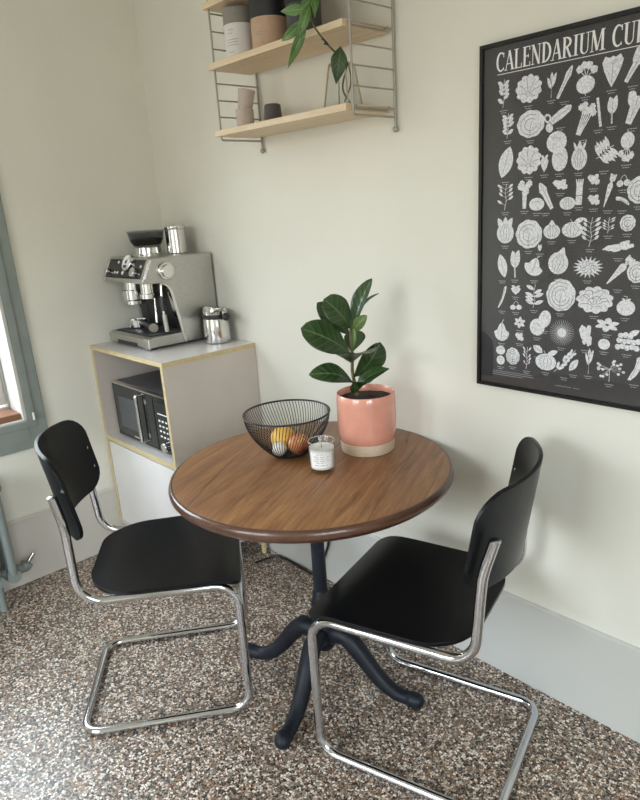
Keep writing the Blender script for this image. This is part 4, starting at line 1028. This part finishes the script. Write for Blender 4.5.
ca = thing('candle', 'white candle in a clear glass tumbler between bowl and pink pot', 'candle', (1.444, -0.405, ZT))
obj('glass', lathem([(0.034, 0.0), (0.036, 0.003), (0.0390, 0.090), (0.0383, 0.0915), (0.0373, 0.090), (0.0342, 0.012), (0.0, 0.011)], 40, cap1=False), M['glass'], ca, smooth=True)
obj('rim', tubem([(0.0381 * math.cos(2 * PI * k / 40), 0.0381 * math.sin(2 * PI * k / 40), 0.0905) for k in range(40)], 0.0010, 6, closed=True), M['glass_edge'], ca, smooth=True)
obj('wax', lathem([(0.0, 0.0115), (0.0337, 0.0125), (0.0364, 0.0715), (0.033, 0.0705), (0.0, 0.0695)], 36), M['wax'], ca, smooth=True, angle=30)
obj('wick', tubem([(0, 0, 0.069), (0.0005, 0, 0.0795)], 0.0012, 6), M['can_black'], ca)
bm = bmesh.new(); a0, a1, n = math.radians(-96), math.radians(4), 14
for i in range(n):
    t0, t1 = a0 + (a1 - a0) * i / n, a0 + (a1 - a0) * (i + 1) / n
    q = lambda t, z: ((0.0364 + 0.0000333 * 1000 * (z - 0.003) + 0.0004) * math.cos(t), (0.0364 + 0.0333 * (z - 0.003) + 0.0004) * math.sin(t), z)
    bm.faces.new([bm.verts.new(v) for v in (q(t0, 0.020), q(t1, 0.020), q(t1, 0.066), q(t0, 0.066))])
lb = obj('label', bm, M['label'], ca, smooth=True)
bm = bmesh.new()
for z, a, b in ((0.060, -66, -26), (0.053, -80, -14), (0.047, -74, -20), (0.041, -80, -14), (0.035, -70, -24), (0.027, -76, -18)):
    n = 9
    for i in range(n):
        if i % 4 == 3: continue
        t0 = math.radians(a + (b - a) * i / n); t1 = math.radians(a + (b - a) * (i + 1) / n); r0 = 0.0372 + 0.0333 * (z - 0.003)
        bm.faces.new([bm.verts.new(v) for v in ((r0 * math.cos(t0), r0 * math.sin(t0), z), (r0 * math.cos(t1), r0 * math.sin(t1), z), (r0 * math.cos(t1), r0 * math.sin(t1), z + 0.0014), (r0 * math.cos(t0), r0 * math.sin(t0), z + 0.0014))])
obj('printed_text', bm, M['ink'], lb)

# fiddle leaf fig in a pink glazed pot
GX, GY = 1.425, -0.196
pt = thing('potted_fig', 'fiddle leaf fig plant in a pink glazed pot on the table', 'plant', (GX, GY, ZT))
pot = obj('pot', lathem([(0.083, 0.0345), (0.0858, 0.038), (0.0885, 0.060), (0.0905, 0.100), (0.0902, 0.160), (0.0885, 0.180), (0.0865, 0.1830), (0.0845, 0.180), (0.0845, 0.155), (0.0, 0.150)], 72, cap0=True, cap1=False), M['glaze'], pt, smooth=True, angle=60)
obj('unglazed_base', lathem([(0.080, 0.0), (0.0825, 0.003), (0.0845, 0.0345), (0.082, 0.0355), (0.0, 0.0355)], 72), M['bisque'], pot, smooth=True, angle=50)
bm = bmesh.new(); g = 26
for r_ in range(1): lathe(bm, [(0.0843, 0.160), (0.080, 0.162), (0.06, 0.164), (0.04, 0.165), (0.02, 0.166), (0, 0.166)], 40)
for v in bm.verts: v.co.z += rnd.uniform(-0.002, 0.003)
obj('soil', bm, M['soil'], pt, smooth=True)['kind'] = 'stuff'
# leaf positions: a = across (towards the poster end), z = above the table, d = towards the viewer's side
RH = Vector((0.692, 0.722, 0)); DV = Vector((0.722, -0.692, 0))
def G(a, z, d=0.0): v = RH * a + DV * (d - 0.022); return (v.x, v.y, z - ZT)
spts = [G(-0.024, 0.89, 0.012), G(-0.028, 0.93, 0.004), G(-0.036, 0.985), G(-0.034, 1.04), G(-0.036, 1.09), G(-0.034, 1.135)]
sp = smooth_path(spts, 6); obj('stem', tubem(sp, [0.0065 - 0.003 * k / (len(sp) - 1) for k in range(len(sp))], 10), M['stem'], pt, smooth=True)
U = Vector((0, 0, 1)); 
def L(a0, a1, hw, face, mat='leaf', **k): leaf('leaf', pt, G(*a0), G(*a1), hw, face, M and mat, **k)
fv = lambda a, z, d: RH * a + Vector((0, 0, z)) + DV * d
L((-0.030, 1.105, 0.0), (0.036, 1.258, -0.030), 0.034, fv(-0.75, 0.35, 0.55), droop=0.05, fold=0.35, widest=0.60)      # tall leaf at the top
L((-0.036, 1.120, 0.010), (-0.108, 1.216, 0.045), 0.045, fv(0.45, 0.45, 0.85), droop=0.10, fold=0.12, widest=0.60, blunt=0.62)  # broad one beside it
L((-0.036, 1.095, -0.01), (-0.130, 1.198, -0.02), 0.036, fv(0.35, 0.55, 0.75), droop=-0.02, fold=0.15, widest=0.60)
L((-0.040, 1.045, 0.010), (-0.180, 1.136, 0.050), 0.052, fv(0.25, 0.62, 0.75), droop=0.10, fold=0.10, widest=0.58, blunt=0.8, wave=0.03)
L((-0.036, 0.955, 0.012), (-0.166, 0.998, 0.055), 0.036, fv(0.1, 0.75, 0.65), droop=0.18, fold=0.15, widest=0.58)
L((-0.034, 0.972, 0.012), (0.050, 1.078, 0.030), 0.050, fv(0.65, -0.1, 0.8), droop=0.10, fold=0.15, widest=0.62, blunt=0.9)
L((-0.036, 1.020, 0.020), (0.018, 1.068, 0.125), 0.052, fv(-0.15, 0.95, -0.1), droop=0.12, fold=0.10, widest=0.55)
L((-0.034, 1.010, 0.0), (-0.075, 1.060, 0.085), 0.034, fv(-0.2, 0.9, 0.3), droop=0.12, fold=0.1)
L((-0.028, 0.935, 0.015), (0.074, 0.996, 0.030), 0.032, fv(-0.35, 0.75, 0.5), droop=0.14, fold=0.35, widest=0.48, blunt=1.5)
L((-0.026, 0.930, 0.020), (0.010, 0.968, 0.075), 0.034, fv(0.3, 0.75, 0.4), droop=0.10, fold=0.3)
L((-0.032, 1.105, 0.0), (0.014, 1.160, 0.030), 0.018, fv(-0.3, 0.2, 0.9), 'leaf_young', droop=0.1, fold=0.3)
L((-0.010, 1.150, -0.03), (0.056, 1.212, -0.04), 0.012, fv(-0.4, 0.9, 0.15), droop=0.12, fold=0.2)
L((-0.036, 1.045, 0.0), (-0.012, 1.100, -0.06), 0.034, fv(-0.2, 0.7, 0.6), droop=0.05, fold=0.2)
L((-0.034, 1.050, 0.012), (-0.026, 1.125, 0.018), 0.008, fv(0.2, 0.1, 0.95), 'leaf_young', droop=0.1, fold=0.4)
L((-0.030, 0.925, 0.02), (-0.034, 0.965, 0.05), 0.014, fv(-0.1, 0.4, 0.85), droop=0.1, fold=0.3)

# ------------------------------------------------------------------ power cable along the wall
cbl = obj('power_cable', tubem(smooth_path([(0.640, -0.13, 0.005), (0.66, -0.050, 0.005), (0.70, -0.022, 0.005), (0.80, -0.022, 0.005), (0.90, -0.026, 0.006), (0.945, -0.020, 0.03), (0.962, -0.0145, 0.09), (1.000, -0.0145, 0.18), (1.010, -0.0145, 0.27), (1.012, -0.020, 0.345)], 6), 0.0048, 8), M['black'], None, smooth=True)
tag(cbl, 'black power cable running along the skirting behind the table', 'cable')
ws = thing('wall_socket', 'white wall socket with the black plug behind the table', 'socket', (1.012, 0, 0.38))
obj('cover_plate', boxm(-0.04, 0.04, -0.009, -0.0005, -0.04, 0.04), M['white'], ws, bevel=0.003)
bm = bmesh.new(); disc_y(bm, 0, -0.036, -0.0095, 0.0, 0.020); obj('plug', bm, M['black'], ws, smooth=True, bevel=0.003)

# ------------------------------------------------------------------ camera
cd = bpy.data.cameras.new('camera'); cam = bpy.data.objects.new('camera', cd); COL.objects.link(cam); SC.camera = cam
yaw, pitch, roll = -0.8246002, 0.3096729, -0.0608246
cy, sy, cp, sp_ = math.cos(yaw), math.sin(yaw), math.cos(pitch), math.sin(pitch)
f = Vector((sy * cp, cy * cp, -sp_)); r0 = Vector((cy, -sy, 0)); u0 = r0.cross(f)
r = r0 * math.cos(roll) + u0 * math.sin(roll); u = u0 * math.cos(roll) - r0 * math.sin(roll)
mw_ = Matrix((r, u, -f)).transposed().to_4x4(); mw_.translation = Vector((2.75580669, -1.55605395, 1.46961435)); cam.matrix_world = mw_
cd.sensor_fit = 'AUTO'; cd.sensor_width = 36.0; cd.lens = 651.72574 / 800 * 36
cd.shift_x = -(335.379551 - 320) / 800; cd.shift_y = (414.169247 - 400) / 800
cd.clip_start = 0.05

# ------------------------------------------------------------------ daylight: an overcast sky seen through the real window and two added ones
w = bpy.data.worlds.new('sky'); SC.world = w; w.use_nodes = True
nt = w.node_tree; bg = nt.nodes['Background']
tc = N(nt, 'ShaderNodeTexCoord'); sx = N(nt, 'ShaderNodeSeparateXYZ'); nt.links.new(tc.outputs['Generated'], sx.inputs[0])
nt.links.new(ramp(nt, sx.outputs[2], [(0.0, (0.20, 0.195, 0.18)), (0.12, (0.36, 0.36, 0.35)), (0.25, (0.78, 0.85, 0.92)), (1.0, (0.80, 0.91, 1.0))]), bg.inputs['Color'])
bg.inputs['Strength'].default_value = SKY
def portal(name, loc, rot, sx_, sy_):
    l = bpy.data.lights.new(name, 'AREA'); l.shape = 'RECTANGLE'; l.size = sx_; l.size_y = sy_; l.cycles.is_portal = True
    o = bpy.data.objects.new(name, l); COL.objects.link(o); o.location = loc; o.rotation_euler = rot
portal('window_portal', (-0.23, (WY0 + WY1) / 2, (WZ0 + WZ1) / 2), (0, -PI / 2, 0), WZ1 - WZ0, WY0 - WY1)
portal('fill_window_2_portal', ((FX0 + FX1) / 2, RY - 0.23, (FZ0 + FZ1) / 2), (PI / 2, 0, 0), FX1 - FX0, FZ1 - FZ0)
portal('fill_window_3_portal', (RX + 0.23, (GY0 + GY1) / 2, (GZ0 + GZ1) / 2), (0, PI / 2, 0), GZ1 - GZ0, GY1 - GY0)
SC.cycles.max_bounces = 12; SC.cycles.diffuse_bounces = 8; SC.cycles.glossy_bounces = 5; SC.cycles.transparent_max_bounces = 16
SC.cycles.caustics_reflective = False; SC.cycles.caustics_refractive = False
SC.cycles.use_denoising = True
SC.view_settings.view_transform = 'Standard'; SC.view_settings.look = 'None'; SC.view_settings.gamma = 1.0; SC.view_settings.use_curve_mapping = False
SC.view_settings.exposure = EXPOSURE
